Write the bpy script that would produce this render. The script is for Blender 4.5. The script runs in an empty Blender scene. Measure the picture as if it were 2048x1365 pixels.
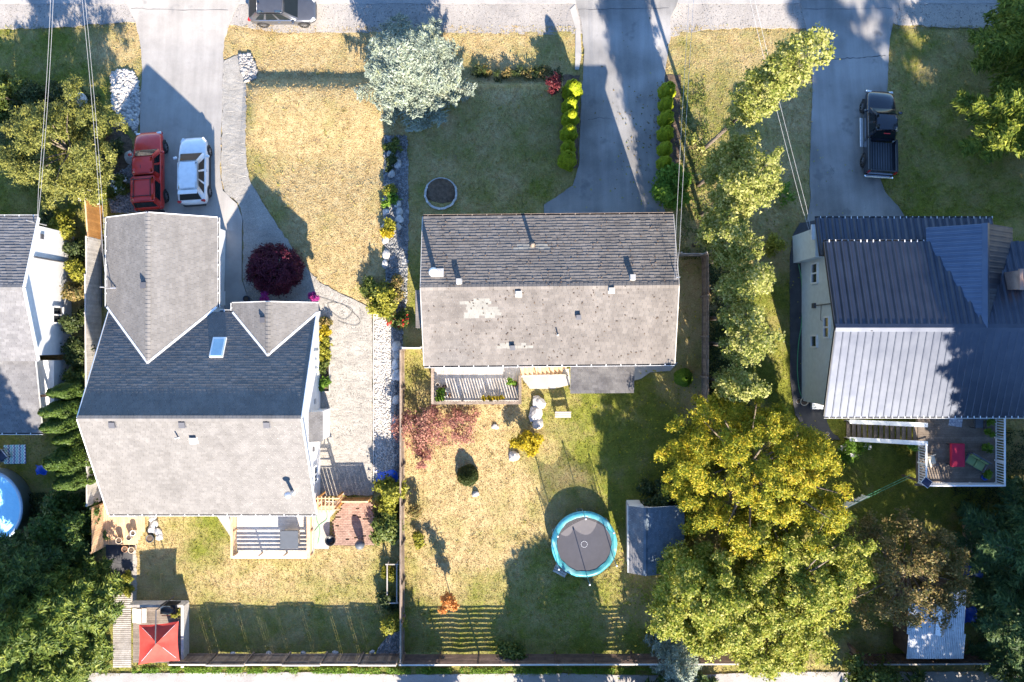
import bpy, bmesh, math, random
import numpy as np
from mathutils import Vector, Matrix
random.seed(7); RNG = np.random.default_rng(11)
scene = bpy.context.scene
C = scene.collection
# ---------------------------------------------------------------- camera, sky, sun, exposure
F, H, CX, CY = 1577.0, 50.0, 1024.0, 682.5          # focal length in photo pixels, camera height, image centre
cam = bpy.data.cameras.new('camera'); cam_o = bpy.data.objects.new('camera', cam); C.objects.link(cam_o)
cam_o.location = (0, 0, H); cam_o.rotation_euler = (0, 0, 0)
cam.sensor_fit = 'HORIZONTAL'; cam.angle = 2*math.atan(1024/F); cam.clip_end = 2000; cam.clip_start = 0.5
scene.camera = cam_o
SUN_EL, SUN_AZ = math.radians(30.5), math.radians(16.0)   # azimuth east of due south
SUN = Vector((math.cos(SUN_EL)*math.sin(SUN_AZ), -math.cos(SUN_EL)*math.cos(SUN_AZ), math.sin(SUN_EL)))
world = bpy.data.worlds.new('World'); scene.world = world; world.use_nodes = True
nt = world.node_tree; nt.nodes.clear()
sky = nt.nodes.new('ShaderNodeTexSky'); sky.sky_type = 'NISHITA'; sky.sun_disc = False
sky.dust_density = 0.0; sky.ozone_density = 6.5; sky.air_density = 1.0; sky.sun_elevation = SUN_EL; sky.sun_rotation = math.pi - SUN_AZ
bg = nt.nodes.new('ShaderNodeBackground'); bg.inputs['Strength'].default_value = 0.105
wo = nt.nodes.new('ShaderNodeOutputWorld')
nt.links.new(sky.outputs[0], bg.inputs[0]); nt.links.new(bg.outputs[0], wo.inputs[0])
sl = bpy.data.lights.new('sun', 'SUN'); sl.energy = 5.0; sl.angle = math.radians(0.53); sl.color = (1.0, 0.885, 0.74)
so = bpy.data.objects.new('sun', sl); C.objects.link(so); so.location = (20, -40, 40)
so.rotation_euler = SUN.to_track_quat('Z', 'Y').to_euler()
scene.view_settings.view_transform = 'Standard'; scene.view_settings.look = 'None'
scene.view_settings.exposure = 2.02; scene.view_settings.gamma = 1.0
scene.render.engine = 'CYCLES'
scene.cycles.max_bounces = 6; scene.cycles.diffuse_bounces = 4; scene.cycles.glossy_bounces = 3
scene.cycles.transmission_bounces = 4; scene.cycles.transparent_max_bounces = 8
scene.cycles.use_denoising = True

# ---------------------------------------------------------------- terrain
def sst(a, b, x):
    t = np.clip((np.asarray(x, float)-a)/(b-a), 0, 1); return t*t*(3-2*t)
_ky = np.array([-600, 3.5, 8, 11, 16, 20, 23, 600.]); _kz = np.array([0, 0, -.40, -.90, -1.85, -2.45, -2.6, -2.6])
def T(x, y):
    x = np.asarray(x, float); y = np.asarray(y, float)
    z = sum(np.interp(y+d, _ky, _kz) for d in (-.8, -.4, 0, .4, .8))/5
    m = sst(-17.8, -16.6, x)*(1-sst(3.2, 4.4, x))
    z = z + .62*sst(11, 16.2, y)*(1-sst(16.35, 17.5, y))*m
    return z
def W(px, py, z=0.0):
    s = (H-z)/F
    return ((px-CX)*s, -(py-CY)*s, z)
def g(px, py, off=0.0):
    z = 0.0
    for _ in range(6):
        x, y, _z = W(px, py, z); z = float(T(x, y))
    x, y, _z = W(px, py, z)
    return (x, y, z+off)
def gv(P):
    P = np.asarray(P, float); z = np.zeros(len(P))
    for _ in range(6):
        s = (H-z)/F; x = (P[:, 0]-CX)*s; y = -(P[:, 1]-CY)*s; z = T(x, y)
    return np.stack([x, y, z], 1)
def slope_pitch(x, y):
    return math.atan2(float(T(x, y+.8)-T(x, y-.8)), 1.6)

# ---------------------------------------------------------------- object helpers
ORG = {}
def tag(o, label=None, cat=None, group=None, kind=None):
    if label: o['label'] = label
    if cat: o['category'] = cat
    if group: o['group'] = group
    if kind: o['kind'] = kind
    return o
def link(o, parent=None, loc=None):
    C.objects.link(o)
    if parent is not None: o.parent = parent
    return o
def empty(name, loc, rz=0, label=None, cat=None, group=None):
    o = bpy.data.objects.new(name, None); o.empty_display_size = .2
    link(o); o.location = loc; o.rotation_euler = (0, 0, rz); ORG[o.name] = Vector(loc)
    return tag(o, label, cat, group)
def mesh_obj(name, V, Fc, mat, parent=None, smooth=False, mi=None):
    """V in world coordinates; stored relative to the parent's base."""
    me = bpy.data.meshes.new(name)
    V = np.asarray(V, float)
    o = bpy.data.objects.new(name, me)
    if parent is not None:
        b = ORG[parent.name]; V = V-np.array(b); ORG[o.name] = b
    else:
        b = Vector((float(V[:, 0].mean()), float(V[:, 1].mean()), float(V[:, 2].min()))); V = V-np.array(b); o.location = b; ORG[o.name] = b
    if isinstance(Fc, np.ndarray) and Fc.ndim == 2:
        n, k = Fc.shape
        me.vertices.add(len(V)); me.vertices.foreach_set('co', V.astype(np.float32).ravel())
        me.loops.add(n*k); me.loops.foreach_set('vertex_index', Fc.astype(np.int32).ravel())
        me.polygons.add(n); me.polygons.foreach_set('loop_start', np.arange(0, n*k, k, dtype=np.int32))
        me.update(calc_edges=True)
    else:
        me.from_pydata([tuple(v) for v in V], [], [tuple(f) for f in Fc]); me.update()
    for m in (mat if isinstance(mat, (list, tuple)) else [mat]): me.materials.append(m)
    if mi is not None: me.polygons.foreach_set('material_index', np.asarray(mi, np.int32))
    if smooth: me.polygons.foreach_set('use_smooth', np.ones(len(me.polygons), bool))
    link(o, parent)
    return o
class MB:
    def __init__(s): s.V = []; s.F = []; s.M = []
    def add(s, V, Fc, m=0):
        b = len(s.V); s.V += [tuple(v) for v in V]; s.F += [tuple(i+b for i in f) for f in Fc]; s.M += [m]*len(Fc); return s
    def box(s, c, d, rz=0, m=0, tilt=None):
        x, y, z = d[0]/2, d[1]/2, d[2]/2
        v = [Vector(p) for p in ((-x,-y,-z),(x,-y,-z),(x,y,-z),(-x,y,-z),(-x,-y,z),(x,-y,z),(x,y,z),(-x,y,z))]
        R = Matrix.Rotation(rz, 3, 'Z')
        if tilt: R = R @ Matrix.Rotation(tilt[1], 3, tilt[0])
        v = [R @ p + Vector(c) for p in v]
        return s.add(v, [(0,3,2,1),(4,5,6,7),(0,1,5,4),(1,2,6,5),(2,3,7,6),(3,0,4,7)], m)
    def beam(s, a, b, w, h, m=0):
        a, b = Vector(a), Vector(b); d = b-a; L = d.length; d.normalize()
        up = Vector((0,0,1)) if abs(d.z) < .95 else Vector((0,1,0))
        sd = d.cross(up).normalized(); up = sd.cross(d).normalized()
        v = [p + sd*x + up*y for p in (a, b) for x, y in ((-w/2,-h/2),(w/2,-h/2),(w/2,h/2),(-w/2,h/2))]
        return s.add(v, [(0,1,2,3),(7,6,5,4),(0,4,5,1),(1,5,6,2),(2,6,7,3),(3,7,4,0)], m)
    def tube(s, P, R, n=6, m=0, cap=True):
        P = [Vector(p) for p in P]; R = R if hasattr(R, '__len__') else [R]*len(P)
        V = []
        for i, p in enumerate(P):
            d = (P[min(i+1, len(P)-1)]-P[max(i-1, 0)]).normalized()
            up = Vector((0,0,1)) if abs(d.z) < .9 else Vector((1,0,0))
            a = d.cross(up).normalized(); b = a.cross(d).normalized()
            V += [p + (a*math.cos(t*math.tau/n) + b*math.sin(t*math.tau/n))*R[i] for t in range(n)]
        Fc = [(i*n+t, i*n+(t+1) % n, (i+1)*n+(t+1) % n, (i+1)*n+t) for i in range(len(P)-1) for t in range(n)]
        if cap: Fc += [tuple(range(n-1, -1, -1)), tuple((len(P)-1)*n+t for t in range(n))]
        return s.add(V, Fc, m)
    def lathe(s, c, prof, n=16, m=0, sx=1, sy=1):
        V = []; k = len(prof)
        for r, z in prof: V += [(c[0]+r*sx*math.cos(t*math.tau/n), c[1]+r*sy*math.sin(t*math.tau/n), c[2]+z) for t in range(n)]
        Fc = [(i*n+t, i*n+(t+1) % n, (i+1)*n+(t+1) % n, (i+1)*n+t) for i in range(k-1) for t in range(n)]
        Fc += [tuple(range(n-1, -1, -1)), tuple((k-1)*n+t for t in range(n))]
        return s.add(V, Fc, m)
    def prism(s, poly, z0, z1, m=0):
        n = len(poly)
        A = sum(poly[i][0]*poly[(i+1) % n][1]-poly[(i+1) % n][0]*poly[i][1] for i in range(n))
        if A < 0: poly = poly[::-1]
        z0 = z0 if hasattr(z0, '__len__') else [z0]*n; z1 = z1 if hasattr(z1, '__len__') else [z1]*n
        V = [(p[0], p[1], z0[i]) for i, p in enumerate(poly)]+[(p[0], p[1], z1[i]) for i, p in enumerate(poly)]
        Fc = [tuple(range(n-1, -1, -1)), tuple(range(n, 2*n))]+[(i, (i+1) % n, n+(i+1) % n, n+i) for i in range(n)]
        return s.add(V, Fc, m)
    def build(s, name, mat, parent=None, smooth=False):
        return mesh_obj(name, s.V, s.F, mat, parent, smooth, s.M)
_unit = {}
def bx(name, parent, mat, c, d, rz=0, rot=None):
    """a bevel-free board: instance of a shared unit block, scaled"""
    me = _unit.get(mat.name)
    if me is None:
        me = bpy.data.meshes.new('board_'+mat.name)
        m = MB().box((0,0,0), (1,1,1)); me.from_pydata(m.V, [], m.F); me.materials.append(mat); _unit[mat.name] = me
    o = bpy.data.objects.new(name, me); link(o, parent)
    b = ORG[parent.name] if parent is not None else Vector((0,0,0))
    o.location = Vector(c)-b; o.scale = d; o.rotation_euler = rot if rot else (0, 0, rz); ORG[o.name] = Vector(c)
    return o
def copy_tree(o, parent=None):
    c = o.copy(); link(c, parent)
    ORG[c.name] = ORG.get(o.name, Vector((0,0,0)))
    for ch in o.children: copy_tree(ch, c)
    return c

# ---------------------------------------------------------------- materials
def new_mat(name):
    m = bpy.data.materials.new(name); m.use_nodes = True; t = m.node_tree
    b = t.nodes['Principled BSDF']; return m, t, b
def mixrgb(t, fac, a, b, blend='MIX'):
    n = t.nodes.new('ShaderNodeMix'); n.data_type = 'RGBA'; n.blend_type = blend
    for s, v in ((n.inputs[0], fac), (n.inputs[6], a), (n.inputs[7], b)):
        if hasattr(v, 'is_output'): t.links.new(v, s)
        else: s.default_value = v if not isinstance(v, tuple) else (*v[:3], 1)
    return n.outputs[2]
def noise(t, scale, detail=3, rough=.6, vec=None, dist=0):
    n = t.nodes.new('ShaderNodeTexNoise'); n.inputs['Scale'].default_value = scale; n.inputs['Detail'].default_value = detail
    n.inputs['Roughness'].default_value = rough; n.inputs['Distortion'].default_value = dist
    if vec is not None: t.links.new(vec, n.inputs['Vector'])
    return n.outputs[0]
def ramp(t, fac, stops):
    n = t.nodes.new('ShaderNodeValToRGB'); t.links.new(fac, n.inputs[0]); e = n.color_ramp.elements
    e[0].position, e[1].position = stops[0][0], stops[-1][0]
    for p, c in stops[1:-1]: e.new(p)
    for i, (p, c) in enumerate(stops): e[i].color = (*c, 1) if hasattr(c, '__len__') else (c, c, c, 1)
    return n.outputs[0]
def pos(t): return t.nodes.new('ShaderNodeNewGeometry').outputs['Position']
def bump(t, b, h, dist, strength=1.0):
    n = t.nodes.new('ShaderNodeBump'); n.inputs['Distance'].default_value = dist; n.inputs['Strength'].default_value = strength
    t.links.new(h, n.inputs['Height']); t.links.new(n.outputs[0], b.inputs['Normal'])
def attr(t, name):
    n = t.nodes.new('ShaderNodeAttribute'); n.attribute_name = name; return n.outputs['Fac']
def math_(t, op, a, b=0.0):
    n = t.nodes.new('ShaderNodeMath'); n.operation = op
    for s, v in ((n.inputs[0], a), (n.inputs[1], b)):
        if hasattr(v, 'is_output'): t.links.new(v, s)
        else: s.default_value = v
    return n.outputs[0]
def surf(name, c1, c2, scale=2.0, rough=.85, bumpd=0.0, bscale=30, isl=0.0, fine=None, metallic=0.0, spec=.3, c3=None, streak=None, spots=None):
    """two-tone noise surface, optional fine grain, per-piece tone and bump"""
    m, t, b = new_mat(name); p = pos(t)
    n1 = noise(t, scale, 4, .62, p)
    col = ramp(t, n1, [(.34, c1), (.66, c2)])
    if c3: col = mixrgb(t, ramp(t, noise(t, scale*.31, 3, .6, p), [(.52, 0), (.66, 1)]), col, c3)
    if streak:
        sx, sy, am = streak; mp = t.nodes.new('ShaderNodeMapping'); mp.inputs['Scale'].default_value = (sx, sy, .3); t.links.new(p, mp.inputs['Vector'])
        col = mixrgb(t, 1.0, col, ramp(t, noise(t, 1.0, 4, .65, mp.outputs[0]), [(.32, 1-am), (.68, 1+am)]), 'MULTIPLY')
    if spots:
        col = mixrgb(t, ramp(t, noise(t, spots[0], 3, .55, p), [(spots[1], 0), (spots[1]+.09, spots[2])]), col, spots[3])
    if fine:
        n2 = noise(t, fine[0], 2, .7, p)
        col = mixrgb(t, 1.0, col, ramp(t, n2, [(.3, 1-fine[1]), (.7, 1+fine[1])]), 'MULTIPLY')
    if isl:
        r = t.nodes.new('ShaderNodeNewGeometry').outputs['Random Per Island']
        col = mixrgb(t, 1.0, col, ramp(t, r, [(0, 1-isl), (1, 1+isl)]), 'MULTIPLY')
        oi = t.nodes.new('ShaderNodeObjectInfo').outputs['Random']
        col = mixrgb(t, 1.0, col, ramp(t, oi, [(0, 1-isl), (1, 1+isl)]), 'MULTIPLY')
    t.links.new(col, b.inputs['Base Color'])
    b.inputs['Roughness'].default_value = rough; b.inputs['Metallic'].default_value = metallic
    b.inputs['Specular IOR Level'].default_value = spec
    if bumpd: bump(t, b, noise(t, bscale, 3, .65, p), bumpd)
    return m
def plain(name, c, rough=.5, metallic=0.0, coat=0.0, spec=.5, em=None):
    m, t, b = new_mat(name)
    p = pos(t); col = mixrgb(t, ramp(t, noise(t, 3, 4, .6, p), [(.35, 0), (.65, 1)]), tuple(x*.93 for x in c), tuple(min(1, x*1.05) for x in c))
    t.links.new(col, b.inputs['Base Color']); b.inputs['Roughness'].default_value = rough; b.inputs['Metallic'].default_value = metallic
    b.inputs['Coat Weight'].default_value = coat; b.inputs['Coat Roughness'].default_value = .06; b.inputs['Specular IOR Level'].default_value = spec
    return m
def leafmat(name, cols, trans=.35, rough=.55, spec=.25, scale=.9):
    m, t, b = new_mat(name); p = pos(t)
    r = t.nodes.new('ShaderNodeNewGeometry').outputs['Random Per Island']
    f = math_(t, 'ADD', math_(t, 'MULTIPLY', r, .55), math_(t, 'MULTIPLY', noise(t, scale, 3, .6, p), .55))
    k = len(cols); col = ramp(t, f, [(.12+.82*i/(k-1), c) for i, c in enumerate(cols)])
    t.links.new(col, b.inputs['Base Color']); b.inputs['Roughness'].default_value = rough; b.inputs['Specular IOR Level'].default_value = spec
    tr = t.nodes.new('ShaderNodeBsdfTranslucent'); t.links.new(col, tr.inputs[0])
    mx = t.nodes.new('ShaderNodeMixShader'); mx.inputs[0].default_value = trans
    t.links.new(b.outputs[0], mx.inputs[1]); t.links.new(tr.outputs[0], mx.inputs[2])
    t.links.new(mx.outputs[0], t.nodes['Material Output'].inputs[0])
    return m
def wavebump(m, axis, period, dist):
    t = m.node_tree; b = t.nodes['Principled BSDF']
    sp = t.nodes.new('ShaderNodeSeparateXYZ'); t.links.new(pos(t), sp.inputs[0])
    f = math_(t, 'FRACT', math_(t, 'DIVIDE', sp.outputs[axis], period)); bump(t, b, f, dist)
    return m

M = {}
M['drive'] = surf('weathered_asphalt', (.272,.254,.234), (.338,.318,.293), .55, .9, .004, 60, 0, (45, .16), c3=(.372,.348,.32), streak=(1.5, .10, .10), spots=(.7, .63, .55, (.17,.165,.165)))
M['drive2'] = surf('grey_asphalt', (.172,.167,.162), (.245,.236,.225), .5, .9, .004, 60, 0, (45, .18), c3=(.31,.30,.29), streak=(1.4, .10, .14), spots=(.8, .62, .6, (.12,.12,.122)))
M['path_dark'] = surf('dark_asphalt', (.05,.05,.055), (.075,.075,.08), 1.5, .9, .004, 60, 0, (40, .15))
M['concrete'] = surf('concrete', (.29,.275,.255), (.37,.35,.325), .8, .88, .002, 50, 0, (70, .08))
M['shoulder'] = surf('gravel_shoulder', (.235,.218,.203), (.31,.288,.266), .45, .95, .012, 28, 0, (22, .25), c3=(.34,.31,.275))
M['alley'] = surf('alley_asphalt', (.25,.24,.235), (.35,.335,.32), .5, .95, .008, 30, 0, (30, .2))
M['gravel'] = surf('gravel_bed', (.25,.233,.208), (.325,.304,.271), 1.2, .95, .003, 26, 0, (18, .28))
M['stone'] = surf('gravel_stone', (.21,.196,.177), (.32,.30,.272), 3, .9, 0, 1, .28)
M['wstone'] = surf('white_rock', (.30,.283,.262), (.46,.437,.41), 3, .85, .004, 40, .18)
M['gstone'] = surf('blue_grey_rock', (.16,.165,.17), (.30,.30,.30), 3, .9, .004, 30, .3)
M['boulder'] = surf('granite_boulder', (.34,.325,.30), (.56,.54,.51), 4, .9, .01, 18, .15, (50, .12))
M['soil'] = surf('bark_mulch', (.07,.048,.034), (.14,.10,.07), 4, .95, .03, 18, 0, (30, .3))
M['sh_tan'] = surf('taupe_shingle', (.132,.125,.119), (.165,.157,.150), 1.4, .95, 0, 1, .09, (60, .12), c3=(.146,.139,.133), streak=(.9, .22, .07))
M['sh_brown'] = surf('brown_shingle', (.132,.118,.107), (.175,.158,.143), .9, .95, 0, 1, .11, (60, .14), c3=(.150,.138,.128), streak=(1.1, .16, .13), spots=(.9, .62, .45, (.11,.105,.10)))
M['sh_pale'] = surf('pale_shingle', (.195,.19,.172), (.235,.228,.206), 1.4, .95, 0, 1, .06, (60, .1))
M['sh_grey'] = surf('grey_shingle', (.13,.127,.13), (.17,.166,.166), 1.2, .95, 0, 1, .14, (60, .12))
M['sh_dark'] = surf('dark_shingle', (.065,.063,.066), (.10,.097,.097), 1.2, .95, 0, 1, .2, (60, .15))
M['sh_blue'] = surf('slate_shingle', (.10,.135,.175), (.16,.195,.235), 1.2, .95, 0, 1, .16, (60, .12))
M['white'] = plain('white_paint', (.80,.80,.79), .45)
M['siding'] = wavebump(plain('white_siding', (.80,.80,.79), .55), 2, .12, .012)
M['siding_grey'] = wavebump(plain('pale_grey_siding', (.62,.67,.68), .6), 2, .12, .012)
M['trim_dark'] = plain('dark_trim', (.035,.037,.042), .5)
M['gutter_in'] = plain('gutter_shadow', (.05,.05,.05), .8)
M['cedar'] = surf('fresh_cedar', (.44,.275,.15), (.60,.40,.24), 1.5, .7, .002, 30, .12, (14, .12))
M['cedar_o'] = surf('orange_cedar', (.42,.19,.055), (.56,.28,.09), 1.5, .7, .002, 30, .12, (14, .12))
M['wgrey'] = surf('weathered_wood', (.27,.245,.22), (.40,.37,.34), 2.5, .85, .003, 40, .16, (16, .18))
M['wpale'] = surf('pale_weathered_wood', (.40,.37,.335), (.52,.49,.45), 2.5, .85, .003, 40, .12, (16, .14))
M['wbrown'] = surf('brown_stained_wood', (.085,.055,.042), (.15,.10,.075), 2.5, .8, .003, 40, .2, (16, .2))
M['wfence'] = surf('aged_fence_wood', (.16,.12,.09), (.26,.205,.16), 2.5, .85, .003, 40, .24, (16, .2))
M['wdeck'] = surf('deck_wood', (.12,.095,.075), (.20,.165,.135), 1.2, .8, .002, 40, .14, (16, .18))
M['ironm'] = surf('brown_metal', (.10,.075,.06), (.16,.12,.10), 2, .5, 0, 1, .1)
M['metal'] = None
m_, t_, b_ = new_mat('painted_steel_roof'); b_.inputs['Metallic'].default_value = .9; b_.inputs['Roughness'].default_value = .47
t_.links.new(ramp(t_, noise(t_, 1.2, 4, .6, pos(t_)), [(.3, (.066,.075,.100)), (.7, (.090,.100,.126))]), b_.inputs['Base Color']); M['metal'] = m_
m_, t_, b_ = new_mat('sky_tinted_steel_roof'); b_.inputs['Metallic'].default_value = .9; b_.inputs['Roughness'].default_value = .42
t_.links.new(ramp(t_, noise(t_, 1.2, 4, .6, pos(t_)), [(.3, (.105,.132,.185)), (.7, (.13,.16,.215))]), b_.inputs['Base Color']); M['metal_sky_tint'] = m_  # paler, bluer copy of the roof steel: bright sky reflection painted into the colour
m_, t_, b_ = new_mat('galvanised_sheet'); b_.inputs['Metallic'].default_value = .6; b_.inputs['Roughness'].default_value = .5
t_.links.new(ramp(t_, noise(t_, 2.5, 5, .7, pos(t_)), [(.35, (.42,.44,.47)), (.62, (.62,.64,.66)), (.75, (.45,.36,.30))]), b_.inputs['Base Color']); M['galv'] = m_
M['glass'] = plain('window_glass', (.03,.035,.04), .06, 0, 0, .8)
M['glass_car'] = plain('car_glass', (.012,.016,.018), .05, 0, 0, .25)
M['skylight'] = plain('skylight_glass', (.28,.45,.55), .08, 0, 0, .8)
M['rubber'] = plain('tyre_rubber', (.018,.018,.019), .8)
M['black'] = plain('black_plastic', (.014,.014,.016), .45)
M['alloy'] = plain('alloy_wheel', (.55,.55,.56), .3, .9)
M['chrome'] = plain('chrome', (.7,.7,.72), .15, 1)
M['galvpipe'] = plain('galvanised_pipe', (.62,.62,.63), .35, .7)
M['lead'] = plain('roof_vent_metal', (.09,.09,.10), .5, .2)
M['ventpale'] = plain('roof_vent_pale', (.40,.39,.37), .6)
M['red'] = plain('red_car_paint', (.56,.028,.018), .32, 0, .6)
M['wcar'] = plain('white_car_paint', (.78,.79,.80), .3, 0, .6)
M['grey'] = plain('grey_car_paint', (.085,.09,.105), .28, .4, .6)
M['bcar'] = plain('black_car_paint', (.012,.014,.022), .18, .1, .8)
M['tail'] = plain('tail_light', (.45,.01,.01), .2, 0, .4)
M['head'] = plain('head_light', (.72,.74,.75), .12, 0, .4)
M['teal'] = surf('teal_pad', (.05,.33,.40), (.11,.45,.50), 3.0, .4, .006, 8, 0, None, 0, .5, c3=(.25,.55,.58))
M['tmat'] = plain('jump_mat', (.095,.09,.10), .55)
M['redcloth'] = surf('red_canvas', (.50,.045,.032), (.56,.058,.042), 2, .8, .002, 60)
M['cherry'] = plain('crimson_cloth', (.42,.010,.045), .8)
M['greencloth'] = plain('olive_cushion', (.20,.27,.11), .85)
M['cream'] = plain('cream_cloth', (.62,.55,.42), .85)
M['linen'] = plain('white_linen', (.80,.80,.78), .85)
M['blue'] = plain('blue_tarp', (.012,.09,.55), .4)
M['pool'] = None
M['terra'] = plain('terracotta', (.42,.22,.12), .8)
M['tanpot'] = plain('tan_pot', (.55,.45,.33), .75)
M['darkpot'] = plain('dark_pot', (.02,.03,.07), .35)
M['brick'] = surf('red_paver', (.24,.15,.115), (.32,.215,.17), 2.2, .9, 0, 1, .18, (40, .15))
M['wire'] = plain('aged_cable', (.42,.42,.43), .6)
M['wire_d'] = plain('dark_cable', (.02,.02,.02), .6)
M['hose'] = plain('green_hose', (.10,.34,.16), .45)
M['bark'] = surf('bark', (.10,.078,.06), (.19,.155,.12), 6, .95, .02, 25)
M['bark_pale'] = surf('pale_bark', (.30,.28,.24), (.45,.42,.37), 6, .95, .01, 25)
M['slate'] = plain('slate_cover', (.075,.085,.10), .6)
M['net'] = None
m_, t_, b_ = new_mat('safety_net'); tr_ = t_.nodes.new('ShaderNodeBsdfTransparent'); mx_ = t_.nodes.new('ShaderNodeMixShader'); mx_.inputs[0].default_value = .5
b_.inputs['Base Color'].default_value = (.03,.03,.03,1); b_.inputs['Roughness'].default_value = .9
t_.links.new(tr_.outputs[0], mx_.inputs[1]); t_.links.new(b_.outputs[0], mx_.inputs[2]); t_.links.new(mx_.outputs[0], t_.nodes['Material Output'].inputs[0]); M['net'] = m_
m_, t_, b_ = new_mat('pool_water'); b_.inputs['Base Color'].default_value = (.36,.72,.90,1); b_.inputs['Roughness'].default_value = .08
bump(t_, b_, noise(t_, 2.5, 3, .5, pos(t_)), .05); M['pool'] = m_
M['poolwall'] = plain('pool_liner', (.35,.45,.55), .5)

# ---------------------------------------------------------------- surfaces of the setting (outlines in photo pixels on the ground)
P_drive_a = [(232,-40),(250,4),(272,44),(281,90),(285,140),(280,200),(281,300),(281,372),(290,425),(300,470),(455,470),(484,462),(485,436),(474,408),(446,382),(441,350),(443,250),(446,140),(448,85),(458,50),(478,8),(500,-40)]
P_walk_a = [(437,460),(484,463),(484,560),(497,600),(505,625),(437,640)]
P_gravel_a = [(446,132),(448,122),(470,112),(500,110),(514,140),(512,152),(492,166),(491,280),(494,335),(502,366),(520,395),(548,440),(580,490),(606,528),(640,566),(690,592),(716,604),(744,618),(746,990),(640,992),(640,660),(500,660),(500,610),(486,560),(486,440),(476,406),(450,384),(443,352),(444,250)]
P_white_rock = [(749,622),(772,622),(785,640),(790,700),(790,960),(778,975),(749,975)]
P_rock_pile = [(222,148),(246,138),(268,146),(277,165),(279,225),(274,268),(248,240),(226,218)]
P_shade_rock = [(224,352),(262,330),(266,300),(282,300),(281,426),(224,426),(214,400)]
P_mulch_a = [(230,240),(262,280),(268,330),(228,352),(205,330),(204,250)]
P_bed = [(768,272),(814,272),(817,440),(814,600),(806,640),(792,690),(772,640),(780,600),(772,560),(768,440)]
P_bed2 = [(775,620),(806,620),(803,760),(799,960),(788,975),(790,700)]
P_drive_m = [(1143,-40),(1152,6),(1163,45),(1168,110),(1166,150),(1162,200),(1158,330),(1145,372),(1118,390),(1088,410),(1087,470),(1300,470),(1335,450),(1329,418),(1321,380),(1322,250),(1330,150),(1336,100),(1341,78),(1341,36),(1352,14),(1368,-40)]
P_side_m = [(1150,10),(1160,45),(1163,110),(1158,140),(1150,140),(1151,60),(1140,20)]
P_drive_r = [(1590,-40),(1600,10),(1612,55),(1622,110),(1625,170),(1622,260),(1619,350),(1621,400),(1612,450),(1600,480),(1830,480),(1812,440),(1795,412),(1770,385),(1757,352),(1772,250),(1772,200),(1776,130),(1779,80),(1786,45),(1800,5),(1815,-40)]
P_path_r = [(1600,446),(1640,440),(1640,800),(1660,860),(1680,880),(1640,878),(1612,862),(1590,830),(1580,760),(1579,520),(1586,470)]
P_slab_m = [(1266,725),(1356,725),(1340,742),(1300,745),(1282,758),(1266,762)]
P_slab_m2 = [(1041,738),(1138,738),(1140,770),(1108,778),(1060,778),(1046,760)]
P_patio_a = [(622,1000),(686,1004),(660,1036),(658,1098),(624,1098)]
P_brick_a = [(690,1004),(742,1004),(748,1030),(748,1092),(668,1092),(668,1040)]
P_tri_a = [(434,1032),(478,1032),(474,1088),(468,1084)]
P_blackpath = [(212,1090),(266,1090),(266,1186),(212,1186)]
P_edge_a = [(266,1090),(274,1090),(274,1206),(260,1206),(260,1170)]
P_corner = [(782,1266),(800,1262),(800,1310),(752,1310),(760,1292)]
P_mhedge1 = [(1126,150),(1160,150),(1156,336),(1126,336)]
P_mhedge2 = [(1324,150),(1362,150),(1356,400),(1318,370)]
P_bank_m = [(945,148),(1130,140),(1130,160),(945,170)]
P_dirt_m = [(1352,520),(1408,520),(1408,830),(1380,830),(1352,740)]
HARD = [P_drive_a, P_walk_a, P_gravel_a, P_white_rock, P_rock_pile, P_shade_rock, P_mulch_a, P_bed, P_bed2, P_drive_m, P_side_m, P_drive_r, P_path_r, P_slab_m, P_slab_m2,
        P_patio_a, P_brick_a, P_tri_a, P_blackpath, P_edge_a, P_corner, P_mhedge1, P_mhedge2]
def inpoly(P, poly):
    x, y = P[:, 0], P[:, 1]; r = np.zeros(len(P), bool); n = len(poly)
    for i in range(n):
        x1, y1 = poly[i]; x2, y2 = poly[(i+1) % n]
        if y1 == y2: continue
        c = ((y1 > y) != (y2 > y)) & (x < (x2-x1)*(y-y1)/(y2-y1)+x1); r ^= c
    return r
def to_px(x, y, z): s = F/(H-z); return np.stack([CX+x*s, CY-y*s], 1)
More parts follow.
